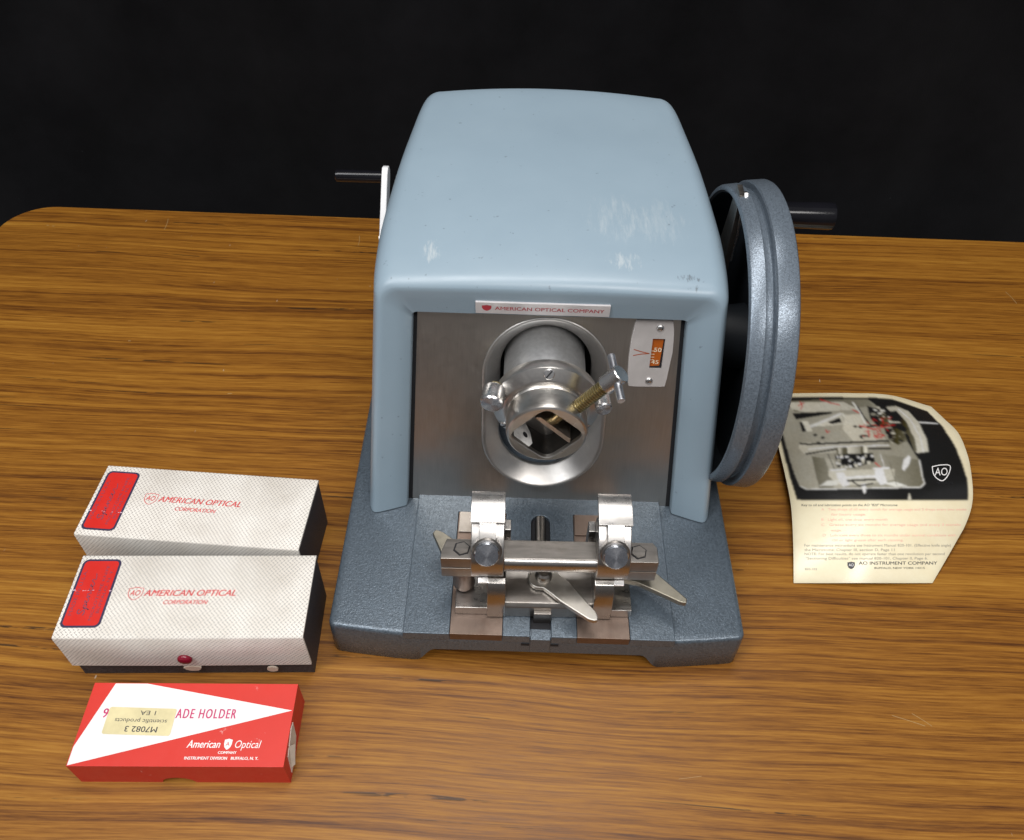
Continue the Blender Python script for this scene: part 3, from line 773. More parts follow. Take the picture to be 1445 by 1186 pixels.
# ------------------------------------------------------------------ knife holder
def knife_holder():
    KX = .45
    def T(p):   # slight turn of the holder on its way
        a = math.radians(.7); x, y = p[0]-KX, p[1]-3; return Vector((KX+x*math.cos(a)-y*math.sin(a), 3+x*math.sin(a)+y*math.cos(a), p[2]))
    def K(name, mb, mat, parent=None, bev=.05, seg=2, smooth=26, **k):
        if bev: mb.bevel(bev, seg)
        for v in mb.bm.verts: v.co = T(v.co)
        return obj(name, mb, mat, parent, smooth=smooth, **k)
    yz = lambda u, v, a: Vector((a, u, v))
    m = MB(); m.prism([(1.1, 4.25), (1.1, 5.55), (1.35, 5.8), (4.2, 6.1), (6.0, 6.1), (6.0, 4.25)], -3.72, 5.1, yz)
    H = K('knife_holder', m, 'steel_dark', MT)
    # side wings that slide on the ways
    for xa, xb in ((-6.1, -3.75), (5.13, 6.62)):
        m = MB(); m.box(xa, xb, 1.25, 6.0, ZI-.01, 5.1); K('slide_wing', m, 'steel', H)
    m = MB(); m.box(-.45, .82, .78, 1.12, ZI-.3, 5.2); K('guide_tongue', m, 'steel_dark', H)
    # cheeks: cradles rising left and right
    for sgn, xa, xb in ((-1, -3.82, -2.5), (1, 3.72, 5.12)):
        pr = [(1.02, 4.22), (1.02, 6.0), (1.25, 7.0), (1.7, 7.72), (2.1, 7.86), (2.9, 7.5), (4.6, 7.4), (5.0, 9.2), (5.6, 9.4), (5.9, 7.2), (6.0, 4.22)]
        m = MB(); m.prism(pr, xa, xb, yz); K('cradle_cheek', m, 'cheek', H, .08, 3)
        xo = -4.45 if sgn < 0 else 5.1
        m = MB(); m.prism([(1.78, 7.55), (1.72, 7.78), (2.1, 7.9), (3.2, 7.6)], min(xo, xo+.68), max(xo, xo+.68), yz); K('cheek_lip', m, 'bright', H, .03)
    # the cross bar
    m = MB(); m.prism([(2.95, 8.35), (2.5, 8.5), (2.4, 8.95), (2.45, 9.68), (2.5, 9.72), (4.0, 9.72), (4.1, 9.5), (4.1, 8.35)], -3.0, 4.1, yz)
    K('cross_bar', m, 'steel_dark', H, .03)
    m = MB(); m.prism([(2.45, 8.44), (2.16, 8.6), (2.04, 8.95), (2.08, 9.35), (2.18, 9.58), (2.32, 9.69), (2.46, 9.71), (2.6, 9.0)], -2.66, 3.85, yz); K('bar_nose', m, 'steel', H, .03, 2, 50)
    # end blocks with hexagon sockets
    for sgn in (-1, 1):
        if sgn < 0: poly = [(-7.05, 2.35), (-7.05, 2.9), (-6.7, 4.0), (-4.6, 4.0), (-4.6, 2.35)]
        else: poly = [(5.6, 2.35), (5.6, 4.0), (7.75, 4.0), (8.0, 3.6), (8.0, 2.35)]
        m = MB(); m.prism(poly, 8.62, 9.75, lambda u, v, a: Vector((u, v, a))); b = K('end_block', m, 'steel_dark', H)
        m = MB(); m.prism(poly, 7.5, 8.56, lambda u, v, a: Vector((u, v-.02, a))); K('lower_jaw', m, 'steel_jaw', b)
        cx = -5.62 if sgn < 0 else 6.65
        m = MB(); m.tube([(0, .62), (.02, .6)], (cx, 3.2, 9.752), (0, 0, 1), 6, phase=.3); K('hex_recess', m, 'void', b, 0)
        m = MB(); m.tube([(0, .54), (.05, .5)], (cx+.02, 3.2, 9.76), (0, 0, 1), 6, phase=.3); K('hex_bolt', m, 'steel_dark', b, 0)
    m = MB(); m.tube([(0, .62), (.4, .8), (2.3, .78)], (-5.55, 3.1, 5.2), (0, 0, 1), 32); K('adjusting_stud', m, 'rail', H, 0)
    # jaw clamps
    for cx in (-3.82, 4.86):
        w_ = 1.13
        m = MB(); pr = [(5.3, 7.9), (5.45, 9.5), (5.2, 11.0), (4.5, 11.7), (4.0, 11.75), (3.3, 11.35), (2.55, 10.7), (2.05, 10.0), (1.85, 9.1), (2.0, 8.15), (2.5, 7.75), (3.3, 8.1), (3.3, 9.9), (4.3, 9.9), (4.4, 8.0)]
        # smooth outline: block with a hollow for the bar
        m.prism(pr, cx-w_, cx+w_, yz); c = K('knife_clamp', m, 'steel', H, .06, 2, 50)
        def strip(x0, x1, path, th):
            mm = MB(); out = []
            top = []
            for i, (u, v) in enumerate(path):
                a = path[max(i-1, 0)]; b = path[min(i+1, len(path)-1)]; dx, dy = b[0]-a[0], b[1]-a[1]; L = math.hypot(dx, dy); top.append((u+dy/L*th*-1, v-dx/L*th*-1))
            mm.prism(path+top[::-1], x0, x1, yz); return mm
        path = [(3.75, 11.98), (4.3, 12.2), (4.9, 12.32), (5.5, 12.4), (5.95, 12.3)]
        m = strip(cx-1.17, cx+1.15, path, .34); K('jaw_plate', m, 'steel', c, .03)
        path = [(2.1, 10.55), (2.6, 11.05), (3.2, 11.6), (3.8, 12.0), (4.3, 12.19)]
        m = strip(cx-.56, cx+.56, path, .32); K('jaw_tongue', m, 'steel', c, .03)
        d_ = (0, -.84, .54)
        m = MB(); knurl(m, (cx-.02, 2.75, 10.55), d_, .75, 1.02, 44); kk = K('clamp_knob', m, 'steel_dark', c, 0, smooth=28)
        m = MB(); m.tube([(0, .86), (.35, .86), (.46, .78)], (cx-.02, 2.12, 10.95), d_, 48); K('knob_face', m, 'spun', kk, 0, smooth=30, origin=(cx-.02, 2.12, 10.95))
        m = MB(); m.box(cx+(1.13 if cx < 0 else -1.6), cx+(1.6 if cx < 0 else -1.13), 4.6, 5.5, 7.5, 10.1); K('stop_block', m, 'steel', c)
    # centre lever
    def lever(pts, z0, z1, name, mat, drop=0, **k):
        m = MB(); P0 = [Vector((x, y, z0)) for x, y in pts]; P1 = [Vector((x, y, z1)) for x, y in pts]; m.loft([P0, P1], True, True, True); return K(name, m, mat, H, .07, 3, 40, **k)
    pts = [(.1+1.02*math.cos(math.radians(a)), 3.15+1.0*math.sin(math.radians(a))) for a in range(20, 250, 15)]
    pts = [(1.35, 3.4), (1.0, 3.9)]+pts[2:]+[(.2, 2.2), (.7, 1.8), (1.4, 1.15), (3.3, -.2), (3.7, -.32), (3.95, -.25), (3.98, .05), (3.85, .4), (2.05, 2.75)]
    lever(pts, 6.02, 6.42, 'locking_lever', 'nickel')
    m = MB(); m.tube([(0, .62), (.5, .62), (.75, .55), (.9, .4)], (.22, 3.2, 6.1), (0, 0, 1), 36); K('lever_bolt', m, 'steel_dark', H, 0)
    lever([(5.6, 4.2), (5.6, 3.0), (7.0, 2.72), (9.9, 1.2), (10.3, 1.15), (10.38, 1.5), (8.4, 3.6), (7.4, 4.4)], 6.05, 6.55, 'tilt_lever', 'nickel_dark')
    lever([(-6.4, 4.6), (-7.3, 4.75), (-8.0, 6.3), (-7.75, 6.6), (-7.2, 6.35), (-6.2, 5.6)], 6.6, 7.1, 'tilt_lever', 'nickel_dark')
MAT['cheek'] = steel('polished_cheek', (.42, .40, .375), .24, (.5, 2, 2), 120, .1, bump=0, gv=.05)
MAT['steel_jaw'] = steel('jaw_steel', (.33, .31, .285), .33, (.5, 3, 3), 120, .4, bump=0, gv=.08)
MAT['nickel_dark'] = steel('olive_tarnished_nickel', (.33, .305, .25), .38, (1, 1, 1), 200, .4, (.14, .12, .06), 0, .06)
knife_holder()

# ------------------------------------------------------------------ knife boxes
def spencer(m, f, x, y, h, L):
    """cursive word, drawn as pen strokes; x,y start; h size; L length"""
    k = L/7.2
    P = lambda pts: [(x+a*k, y+b*h) for a, b in pts]
    w_ = .06
    stroke(m, P([(.1, .25), (.45, .0), (.9, .25), (.7, .75), (.35, 1.2), (.55, 1.65), (.95, 1.6), (.9, 1.25)]), w_*1.4, f)
    stroke(m, P([(1.05, .1), (1.3, .75), (1.1, -.2), (1.0, -.75), (1.3, .1), (1.55, .75), (1.85, .6), (1.7, .1), (1.4, .05)]), w_, f)
    stroke(m, P([(1.7, .1), (2.2, .4), (2.4, .75), (2.15, .8), (2.1, .25), (2.5, .02), (2.8, .35)]), w_, f)
    stroke(m, P([(2.8, .35), (3.0, .8), (3.0, .05), (3.3, .75), (3.55, .65), (3.55, .05), (3.9, .3)]), w_, f)
    stroke(m, P([(4.4, .65), (4.15, .8), (3.95, .35), (4.2, .02), (4.6, .3)]), w_, f)
    stroke(m, P([(4.6, .3), (4.95, .75), (4.7, .8), (4.65, .25), (5.0, .02), (5.35, .35)]), w_, f)
    stroke(m, P([(5.35, .35), (5.6, .85), (5.8, .7), (5.75, .1), (6.1, .05), (6.8, .4)]), w_, f)
def knife_box(loc, rot, label, front, lab_rect, logo, crease_y, warp):
    L, W, Hh = 17.04, 6.73, 5.74
    root = thing('knife_box', (loc[0], loc[1], 0), label, 'box', rot, 'knife boxes stacked one behind the other', local=True)
    m = MB()
    m.loft([[Vector(p) for p in ((.22, .2, 0), (L-.04, .2, 0), (L-.04, W-.05, 0), (.22, W-.05, 0))], [Vector(p) for p in ((.12, .22, Hh-.22), (L-.03, .22, Hh-.22), (L-.03, W-.02, Hh-.22), (.12, W-.02, Hh-.22))]], True, True, True).bevel(.05)
    obj('box_body', m, 'cloth_black', root)
    # lid: cloth panel bent over top, front and back, as one thin bent sheet with thickness
    z0 = 1.75
    m = MB(); N = 24
    def sec(x, k):
        bow = warp*math.sin(math.pi*(x/L)); fb = front*math.sin(math.pi*x/L)
        outer = [(-.02-fb*.4, z0), (0-fb, 3.8), (0-fb*.4, Hh-.14), (.04, Hh-.04), (.14, Hh), (W*.5, Hh+.0+bow*.3), (W-.14, Hh), (W-.04, Hh-.04), (W, Hh-.14), (W, Hh-.3)]
        inner = [(W-.16, Hh-.3), (W-.16, Hh-.2), (.16, Hh-.2), (.16, z0)]
        return [Vector((x, u, v)) for u, v in outer+inner]
    m.loft([sec(L*i/N, 0) for i in range(N+1)], True, True, True)
    lid = obj('lid', m, 'cloth', root, smooth=50)
    # label
    fz = lambda n: (lambda u, v: Vector((u, v, Hh+.006+n+max(0, warp*.3*math.sin(math.pi*u/L)*math.sin(math.pi*min(max(v/W, 0), 1))))))
    x0, x1, y0, y1 = lab_rect
    m = MB(); poly_fill(m, rrect(x0, x1, y0, y1, .42), fz(.008)); lb = obj('label', m, 'label_rim', lid, recalc=False)
    m = MB(); poly_fill(m, rrect(x0+.16, x1-.16, y0+.16, y1-.16, .3), fz(.018)); obj('label_panel', m, 'label_red', root, recalc=False)
    # print on the label reads upwards
    F_ = fz(.028); rotf = lambda u, v: F_(x0+(v), y0+u)
    m = MB(); wd = x1-x0; ht = y1-y0
    put_text(m, 'MADE IN U.S.A.', rotf, 1.1, ht*.85, -0+wd*.26, wd*.17, bold=.004) if False else None
    def up(u, v): return F_(x1-wd+ (wd-v), y0+u)     # u along the label (away from viewer), v measured from right edge
    put_text(m, 'MADE IN U.S.A.', up, ht*.17, ht*.83, wd*.80, wd*.89)
    spencer(m, up, ht*.16, wd*.50, wd*.105, ht*.66)
    put_text(m, 'MICROTOME KNIFE', up, ht*.10, ht*.90, wd*.27, wd*.345)
    put_text(m, 'BUFFALO, N. Y.', up, ht*.2, ht*.84, wd*.14, wd*.215)
    obj('label_lettering', m, 'ink_blue_red', root, recalc=False)
    m = MB(); cyy = y0+crease_y*ht
    for i in range(16):
        a = x0+.03+(wd-.06)*i/16; b = a+wd/16*random.uniform(.35, .9)
        if i in (0, 15): b = a+wd/16
        elif random.random() < .45: continue
        g = random.uniform(-.03, .03); h = random.uniform(.02, .055)*(2.2 if i in (0, 15) else 1)
        m.face([F_(a, cyy+g), F_(b, cyy+g+.01), F_(b, cyy+g+h), F_(a, cyy+g+h*.8)])
    obj('label_crease', m, 'crease', root, recalc=False)
    # printed maker's name
    lx0, lx1, ly, hh, cx0, cx1, cyb = logo
    m = MB(); f = fz(.008)
    sk = (logo[1]-logo[0])
    tilt = 0
    put_text(m, 'AMERICAN OPTICAL', f, lx0, lx1, ly, ly+hh, shear=.25, bold=.018)
    put_text(m, 'CORPORATION', f, cx0, cx1, cyb, cyb+hh*.66, shear=.25, bold=.014)
    sh = shield(lx0-.62, ly+hh*.42, 1.0, hh*2.0)
    stroke(m, sh+[sh[0]], .045, f, 4)
    put_text(m, 'AO', f, lx0-.98, lx0-.28, ly+hh*.08, ly+hh*.95, shear=.2, bold=.01)
    obj('printed_name', m, 'red_print', root, recalc=False)
    return root, lid
MAT['ink_blue_red'] = plain('violet_label_ink', (.23, .045, .075), .5)
MAT['red_print'] = plain('pinkish_red_print', (.60, .07, .07), .7)
bx, lidA = knife_box((-34.94, 5.68), -.03899, 'white woven cloth knife box standing at the back, behind the one with the red button', .0, (.25, 2.88, .5, 6.15), (5.15, 11.65, 3.5, .52, 6.72, 9.9, 2.78), .30, .0)
bx2, lidB = knife_box((-33.20, -2.816), .04600, 'white woven cloth knife box with a dark red button on its front flap', .12, (.2, 2.98, .8, 6.34), (5.3, 11.8, 3.28, .5, 6.85, 9.95, 2.62), .52, .0)
m = MB(); m.tube([(0, .5), (.08, .52), (.22, .46), (.3, .3), (.33, .02)], (8.35, -.12, 3.0), (0, -1, 0), 40); obj('button', m, 'button', bx2, smooth=60)
m = MB(); pts = [(7.75, 1.25), (8.0, 1.45), (8.4, 1.5), (8.75, 1.45), (9.05, 1.35), (8.95, 1.05), (8.7, .85), (8.2, .84), (7.9, 1.0)]
m.prism(pts, -.02, .13, lambda u, v, a: Vector((u, a, v))).bm; obj('torn_paper_spot', m, 'dot_sticker', bx2)
m = MB(); m.prism([(14.1+.4*math.cos(t*math.pi/10), .95+.34*math.sin(t*math.pi/10)) for t in range(20)], -.0, .13, lambda u, v, a: Vector((u, a, v))); obj('round_paper_spot', m, 'dot_sticker', bx2)

# ------------------------------------------------------------------ blade holder carton
def carton():
    L, W, Hh = 14.03, 5.68, 2.86
    root = thing('blade_holder_carton', (-30.378, -10.224, 0), 'small flat red and white carton with a yellowed sticker on top, nearest the front', 'carton', .0338, local=True)
    # walls with a thumb cut in the front: outline in x,z extruded
    m = MB()
    fr = [(0, 0), (5.45, 0)]+[(6.55-1.12*math.cos(math.radians(a)), .0+.82*math.sin(math.radians(a))) for a in range(15, 180, 15)]+[(7.68, 0), (L, 0), (L, Hh), (0, Hh)]
    m.prism(fr, 0, .12, lambda u, v, a: Vector((u, a+0, v)))
    m.box(0, .12, .121, W, 0, Hh); m.box(L-.12, L, .121, W, 0, Hh); m.box(.121, L-.121, W-.12, W, 0, Hh); m.box(.121, L-.121, .121, W-.121, Hh-.1, Hh-.001)
    body = obj('carton_sleeve', m, 'red_card', root, smooth=30)
    m = MB(); m.box(.0, L, -.006, W, Hh-.02, Hh+.02).bevel(.018, 2); obj('top_panel', m, 'red_card', root)
    m = MB(); m.box(.3, L-.3, .3, W-.3, .05, Hh-.3).bevel(.05); obj('inner_tray', m, 'raw_card', root)
    f = lambda n: (lambda u, v: Vector((u, v, Hh+.02+n)))
    m = MB(); poly_fill(m, [(.06, .04), (.06, 1.25), (1.46, W-.05), (3.64, W-.05), (13.95, 3.78)], f(.006)); obj('white_wedge', m, 'white_card', root, recalc=False)
    m = MB(); g = f(.014)
    put_text(m, '9', g, 1.28, 1.6, 3.22, 3.85, bold=.02); obj('title_numeral', m, 'magenta_ink', root, recalc=False); m = MB(); put_text(m, 'ADE HOLDER', g, 6.2, 10.22, 3.2, 3.85, bold=.018, spacing=1.25)
    obj('title_print', m, 'magenta_ink', root, recalc=False)
    m = MB()
    put_text(m, 'American', g, 7.45, 9.62, 1.22, 1.72, shear=.2, bold=.012); put_text(m, 'Optical', g, 10.6, 12.3, 1.22, 1.72, shear=.2, bold=.0)
    poly_fill(m, shield(10.12, 1.47, .52, .72), g); put_text(m, 'COMPANY', g, 9.6, 10.8, .83, 1.0, bold=.03)
    put_text(m, 'INSTRUMENT DIVISION   BUFFALO, N. Y.', g, 7.5, 12.3, .45, .64, bold=.03)
    obj('maker_print', m, 'white_ink', root, recalc=False)
    m = MB(); put_text(m, 'A', f(.022), 9.99, 10.24, 1.35, 1.62); obj('shield_letter', m, 'red_card', root, recalc=False)
    # sticker, upside down
    a = math.radians(-1.5)
    m = MB(); pts = rrect(0, 4.55, 0, 1.86, .16)
    st = lambda n: (lambda u, v: Vector((1.6+u*math.cos(a)-v*math.sin(a)-.02*v, 2.1+u*math.sin(a)+v*math.cos(a), Hh+.02+n)))
    poly_fill(m, pts, st(.024)); sk = obj('sticker', m, 'sticker', root, recalc=False)
    inv = lambda u, v: st(.032)(4.55-u, 1.86-v)
    m = MB()
    put_text(m, '1 EA', inv, 1.75, 2.95, 1.28, 1.62) if False else None
    put_text(m, 'M7082 3', inv, .95, 3.1, 1.28, 1.66, bold=.014); put_text(m, 'scientific products', inv, .45, 3.95, .78, 1.06); put_text(m, '1 EA', inv, 1.35, 2.4, .2, .5, bold=.005)
    obj('sticker_lettering', m, 'ink_dark', root, recalc=False)
    # torn paper seal on the right end
    m = MB(); m.prism([(.55, .35), (.9, 2.2), (2.6, 2.75), (3.1, 2.55), (2.8, 1.0), (1.6, .25)], L-.02, L+.05, lambda u, v, k: Vector((k, u, v)))
    obj('torn_seal', m, 'raw_card', root)
    m = MB(); m.face([Vector(p) for p in ((L+.03, 1.5, 2.5), (L+.28, 1.9, 1.9), (L+.22, 1.0, .6), (L+.03, .7, .8))]); obj('seal_flap', m, 'raw_card', root)
carton()

# ------------------------------------------------------------------ leaflet
LEAF = [
(0, [(22.62, 28.75, 0.2), (26.54, 28.76, 0.5), (30.41, 28.67, 0.8), (34.43, 28.69, 0.7), (38.34, 27.84, 0.2)]) ,
(0.1, [(22.33, 25.99, 0.5), (26.22, 25.63, 1.1), (30.15, 25.46, 1.5), (34.26, 25.58, 1.5), (38.81, 25.91, 0.6)]) ,
(0.21, [(22.14, 23.08, 0.8), (26.05, 22.57, 1.6), (30.02, 22.33, 2.1), (34.19, 22.45, 2.2), (39.29, 23.77, 1.0)]) ,
(0.32, [(22.04, 20.33, 1.0), (25.83, 19.67, 2.0), (29.67, 19.27, 2.7), (33.86, 19.48, 2.7), (38.92, 20.74, 1.5)]) ,
(0.43, [(21.98, 17.78, 1.1), (25.56, 17.0, 2.3), (29.27, 16.62, 3.0), (33.33, 16.81, 3.0), (38.25, 18.01, 1.8)]) ,
(0.6, [(21.87, 14.35, 1.0), (25.26, 13.7, 2.1), (28.72, 13.35, 2.8), (32.6, 13.6, 2.7), (37.26, 14.71, 1.5)]) ,
(0.7, [(21.68, 12.49, 0.8), (24.89, 11.93, 1.8), (28.19, 11.67, 2.4), (31.85, 11.9, 2.3), (36.2, 12.88, 1.2)]) ,
(0.8, [(21.44, 10.68, 0.6), (24.46, 10.28, 1.4), (27.55, 10.09, 1.9), (30.99, 10.38, 1.7), (34.91, 11.16, 0.8)]) ,
(1, [(20.95, 7.35, 0.12), (23.71, 7.36, 0.3), (26.48, 7.4, 0.45), (29.37, 7.58, 0.35), (32.34, 7.84, 0.15)]) ]
def leaflet():
    vs = np.array([r[0] for r in LEAF]); G = np.array([r[1] for r in LEAF]); us = np.linspace(0, 1, 5)
    def lag(ts, Y, t):   # natural-ish interpolation: piecewise Hermite with finite differences
        ts = np.asarray(ts); t = np.clip(t, ts[0], ts[-1]); i = np.clip(np.searchsorted(ts, t, 'right')-1, 0, len(ts)-2)
        m_ = np.gradient(Y, ts, axis=0, edge_order=1); h = (ts[i+1]-ts[i]); s_ = ((t-ts[i])/h)[:, None]; h = h[:, None]
        return (2*s_**3-3*s_**2+1)*Y[i]+(s_**3-2*s_**2+s_)*h*m_[i]+(-2*s_**3+3*s_**2)*Y[i+1]+(s_**3-s_**2)*h*m_[i+1]
    def P(u, v):
        u = np.atleast_1d(u).astype(float); v = np.atleast_1d(v).astype(float); rows = [lag(us, G[k], u) for k in range(len(vs))]
        R_ = np.stack(rows, 0)                      # rows x n x 3
        i = np.clip(np.searchsorted(vs, v, 'right')-1, 0, len(vs)-2); m_ = np.gradient(R_, vs, axis=0)
        n = np.arange(len(u)); h = (vs[i+1]-vs[i]); s_ = ((v-vs[i])/h)[:, None]; h = h[:, None]
        return (2*s_**3-3*s_**2+1)*R_[i, n]+(s_**3-2*s_**2+s_)*h*m_[i, n]+(-2*s_**3+3*s_**2)*R_[i+1, n]+(s_**3-s_**2)*h*m_[i+1, n]
    # page layout units: X 0..1226, Y 0..1186 (as measured on the leaflet), edges of the sheet at height Y
    ev = [0, 0.1, 0.21, 0.32, 0.43, 0.6, 0.7, 0.8, 1]; el = [16, 32, 55, 83, 111, 144, 152, 156, 158]; er = [906, 985, 1076, 1127, 1151, 1151, 1113, 1054, 933]
    Yt, Yb = 59, 1119
    def layout(u, v):
        xl = np.interp(v, ev, el); xr = np.interp(v, ev, er); return xl+u*(xr-xl), Yt+v*(Yb-Yt)
    def inv(X, Y):
        v = (Y-Yt)/(Yb-Yt); xl = np.interp(v, ev, el); xr = np.interp(v, ev, er); return (X-xl)/(xr-xl), v
    NU, NV = 300, 330
    uu, vv = np.meshgrid(np.linspace(0, 1, NU), np.linspace(0, 1, NV)); U = uu.ravel(); V = vv.ravel(); X, Y = layout(U, V)
    Pt = P(U, V)
    # --- colours
    paper = np.array((.84, .765, .55)); C = np.tile(paper, (len(U), 1))
    edge = np.minimum.reduce([U, 1-U, V, 1-V]); C = C*(1-.22*np.exp(-edge/.03))[:, None]
    def inside(poly):
        r = np.zeros(len(X), bool); n = len(poly); j = n-1
        for i in range(n):
            xi, yi = poly[i]; xj, yj = poly[j]
            c = ((yi > Y) != (yj > Y)) & (X < (xj-xi)*(Y-yi)/((yj-yi) or 1e-9)+xi); r ^= c; j = i
        return r
    rng = np.random.RandomState(3)
    def fill(poly, g, g2=None, axis='x', tint=(1, .97, .86)):
        m_ = inside(poly)
        if not m_.any(): return
        if g2 is None: val = np.full(m_.sum(), g)
        else:
            a = X[m_] if axis == 'x' else Y[m_]; t = (a-a.min())/(a.max()-a.min()+1e-9); val = g+(g2-g)*t
        C[m_] = val[:, None]*np.array(tint)
    def line(pts, wd, g, tint=(1, .97, .86)):
        for a, b in zip(pts, pts[1:]):
            dx, dy = b[0]-a[0], b[1]-a[1]; L = math.hypot(dx, dy); nx, ny = -dy/L*wd/2, dx/L*wd/2
            fill([(a[0]+nx, a[1]+ny), (b[0]+nx, b[1]+ny), (b[0]-nx, b[1]-ny), (a[0]-nx, a[1]-ny)], g, tint=tint)
    fill([(30, 78), (700, 84), (890, 120), (985, 240), (1070, 380), (1125, 530), (1124, 657), (174, 655), (140, 540), (90, 350), (40, 180)], .045, .075, 'x', (1, 1, 1.03))
    fill([(560, 80), (700, 84), (880, 120), (950, 200), (800, 170), (640, 130)], .10, .05, 'x', (1, .8, .6))
    # hood body of the pictured machine
    fill([(50, 130), (130, 100), (560, 92), (640, 150), (700, 250), (790, 330), (855, 430), (885, 560), (860, 582), (230, 596), (190, 575), (150, 470), (110, 330)], .36, .30)
    fill([(110, 330), (150, 470), (190, 575), (230, 596), (420, 585), (380, 430), (250, 400), (190, 330)], .33, .42)
    fill([(260, 410), (330, 420), (360, 500), (380, 588), (300, 590), (275, 480)], .22, .30)
    fill([(640, 395), (860, 430), (885, 560), (860, 582), (700, 585), (680, 470)], .30, .22)
    fill([(130, 100), (560, 92), (600, 130), (420, 150), (160, 160)], .20, .26)
    fill([(120, 110), (430, 110), (520, 150), (230, 165), (150, 150)], .52, .42)
    fill([(150, 170), (300, 165), (320, 190), (250, 200), (170, 205)], .08)
    fill([(280, 165), (370, 165), (360, 195), (330, 200), (290, 190)], .09)
    fill([(180, 205), (420, 165), (600, 230), (680, 330), (200, 345), (170, 260)], .34, .40)
    fill([(200, 215), (235, 215), (262, 272), (228, 275)], .55); fill([(190, 222), (205, 222), (230, 274), (205, 276)], .08)
    fill([(245, 240), (420, 168), (440, 235), (300, 245)], .60, .45); fill([(345, 222), (410, 195), (425, 222), (370, 232)], .05)
    line([(250, 250), (420, 172)], 10, .66); line([(425, 170), (470, 240)], 10, .58)
    fill([(440, 180), (520, 175), (560, 240), (640, 330), (500, 340), (430, 260)], .52, .44)
    fill([(195, 335), (680, 325), (735, 350), (700, 372), (220, 400), (185, 365)], .48, .30)
    line([(190, 340), (240, 345), (690, 325)], 10, .14); line([(225, 398), (390, 372), (700, 368)], 9, .10); line([(240, 372), (380, 358), (690, 350)], 7, .7)
    for cx, cy in ((320, 308), (278, 294), (296, 338), (500, 246), (528, 250)): fill([(cx+12*math.cos(t), cy+7*math.sin(t)) for t in np.linspace(0, 6.28, 12)], .07)
    fill([(550+26*math.cos(t), 304+13*math.sin(t)) for t in np.linspace(0, 6.28, 16)], .14); fill([(556+16*math.cos(t), 308+7*math.sin(t)) for t in np.linspace(0, 6.28, 16)], .45)
    # right mechanism
    fill([(560, 130), (640, 150), (690, 200), (700, 235), (620, 240), (580, 200)], .10, .20)
    for k in range(26):
        x = rng.uniform(550, 700); y = rng.uniform(130, 230); a, b = rng.uniform(6, 26), rng.uniform(4, 14); fill([(x, y), (x+a, y+3), (x+a, y+b), (x, y+b)], rng.choice([.05, .5, .3, .6]))
    line([(480, 110), (520, 160), (560, 240)], 9, .6); line([(505, 130), (545, 190), (590, 245)], 7, .08); line([(560, 245), (800, 240)], 10, .10); line([(690, 222), (950, 214)], 7, .5); line([(840, 218), (955, 216)], 8, .65)
    fill([(660, 255), (760, 260), (790, 320), (740, 350), (690, 320)], .12, .2)
    for k in range(18):
        x = rng.uniform(660, 780); y = rng.uniform(255, 340); a, b = rng.uniform(6, 24), rng.uniform(4, 12); fill([(x, y), (x+a, y+3), (x+a, y+b), (x, y+b)], rng.choice([.04, .45, .25, .55]))
    # wheel of the pictured machine
    fill([(665, 135), (720, 125), (790, 150), (850, 220), (895, 310), (908, 385), (850, 392), (830, 385), (800, 300), (740, 200), (690, 160)], .40, .50)
    fill([(690, 160), (720, 152), (780, 215), (830, 310), (845, 385), (830, 385), (800, 300), (740, 210)], .10, .22); line([(730, 140), (800, 200), (860, 300), (880, 385)], 6, .75)
    fill([(760, 235), (790, 260), (780, 280), (740, 262)], .07)
    fill([(760, 480), (770, 430), (800, 405), (812, 420), (800, 455), (775, 490)], .85)
    # cylinder and chuck
    fill([(395, 365), (560, 352), (570, 400), (400, 405)], .20); fill([(455, 360), (530, 354), (530, 405), (462, 405)], .55, .30); fill([(405, 365), (430, 362), (435, 400), (410, 402)], .6, .2); fill([(545, 355), (565, 353), (570, 395), (550, 398)], .55)
    fill([(385, 400), (600, 392), (610, 440), (560, 455), (500, 475), (400, 455)], .10)
    for k in range(44):
        x = rng.uniform(390, 590); y = rng.uniform(400, 462); a, b = rng.uniform(6, 26), rng.uniform(4, 16); fill([(x, y), (x+a, y-2), (x+a*.9, y+b), (x, y+b)], rng.choice([.06, .7, .35, .8, .5]))
    # knife block
    fill([(350, 490), (720, 478), (720, 540), (600, 560), (420, 575), (355, 520)], .50, .42)
    fill([(395, 500), (440, 498), (470, 570), (430, 580), (405, 545)], .78); fill([(610, 480), (655, 478), (680, 560), (640, 570), (612, 530)], .74)
    line([(455, 528), (615, 520)], 12, .75); line([(455, 545), (615, 538)], 10, .10); line([(360, 488), (400, 486), (450, 480)], 10, .7); line([(600, 478), (690, 475)], 10, .66)
    fill([(300, 575), (345, 545), (420, 540), (400, 570)], .6); fill([(660, 560), (720, 550), (790, 575), (720, 580)], .6); fill([(530, 565), (560, 558), (555, 615), (545, 618)], .85)
    line([(480, 545), (520, 575), (600, 560)], 8, .08); line([(350, 400), (385, 480)], 4, .12); line([(640, 395), (662, 470)], 4, .7); line([(690, 440), (730, 570)], 3, .2)
    line([(195, 575), (230, 594), (862, 582), (884, 560), (855, 430)], 6, .62)
    fill([(790, 655), (797, 612), (806, 640), (812, 655)], .5)
    # red pencil marks
    red = (1, .30, .30)
    for k in range(34):
        x = rng.uniform(540, 690); y = rng.uniform(200, 310); line([(x, y), (x+rng.uniform(-26, 26), y+rng.uniform(-22, 22))], 4, .42, red)
    for pts in ([(300, 95), (360, 115), (410, 125)], [(520, 240), (600, 262), (720, 235)], [(190, 105), (205, 130), (195, 150)], [(180, 130), (215, 112)], [(335, 262), (345, 282), (360, 270)], [(480, 150), (520, 170)], [(610, 300), (640, 290), (665, 295), (620, 312)], [(570, 262), (580, 310)], [(610, 445), (640, 470)]): line(pts, 5, .45, red)
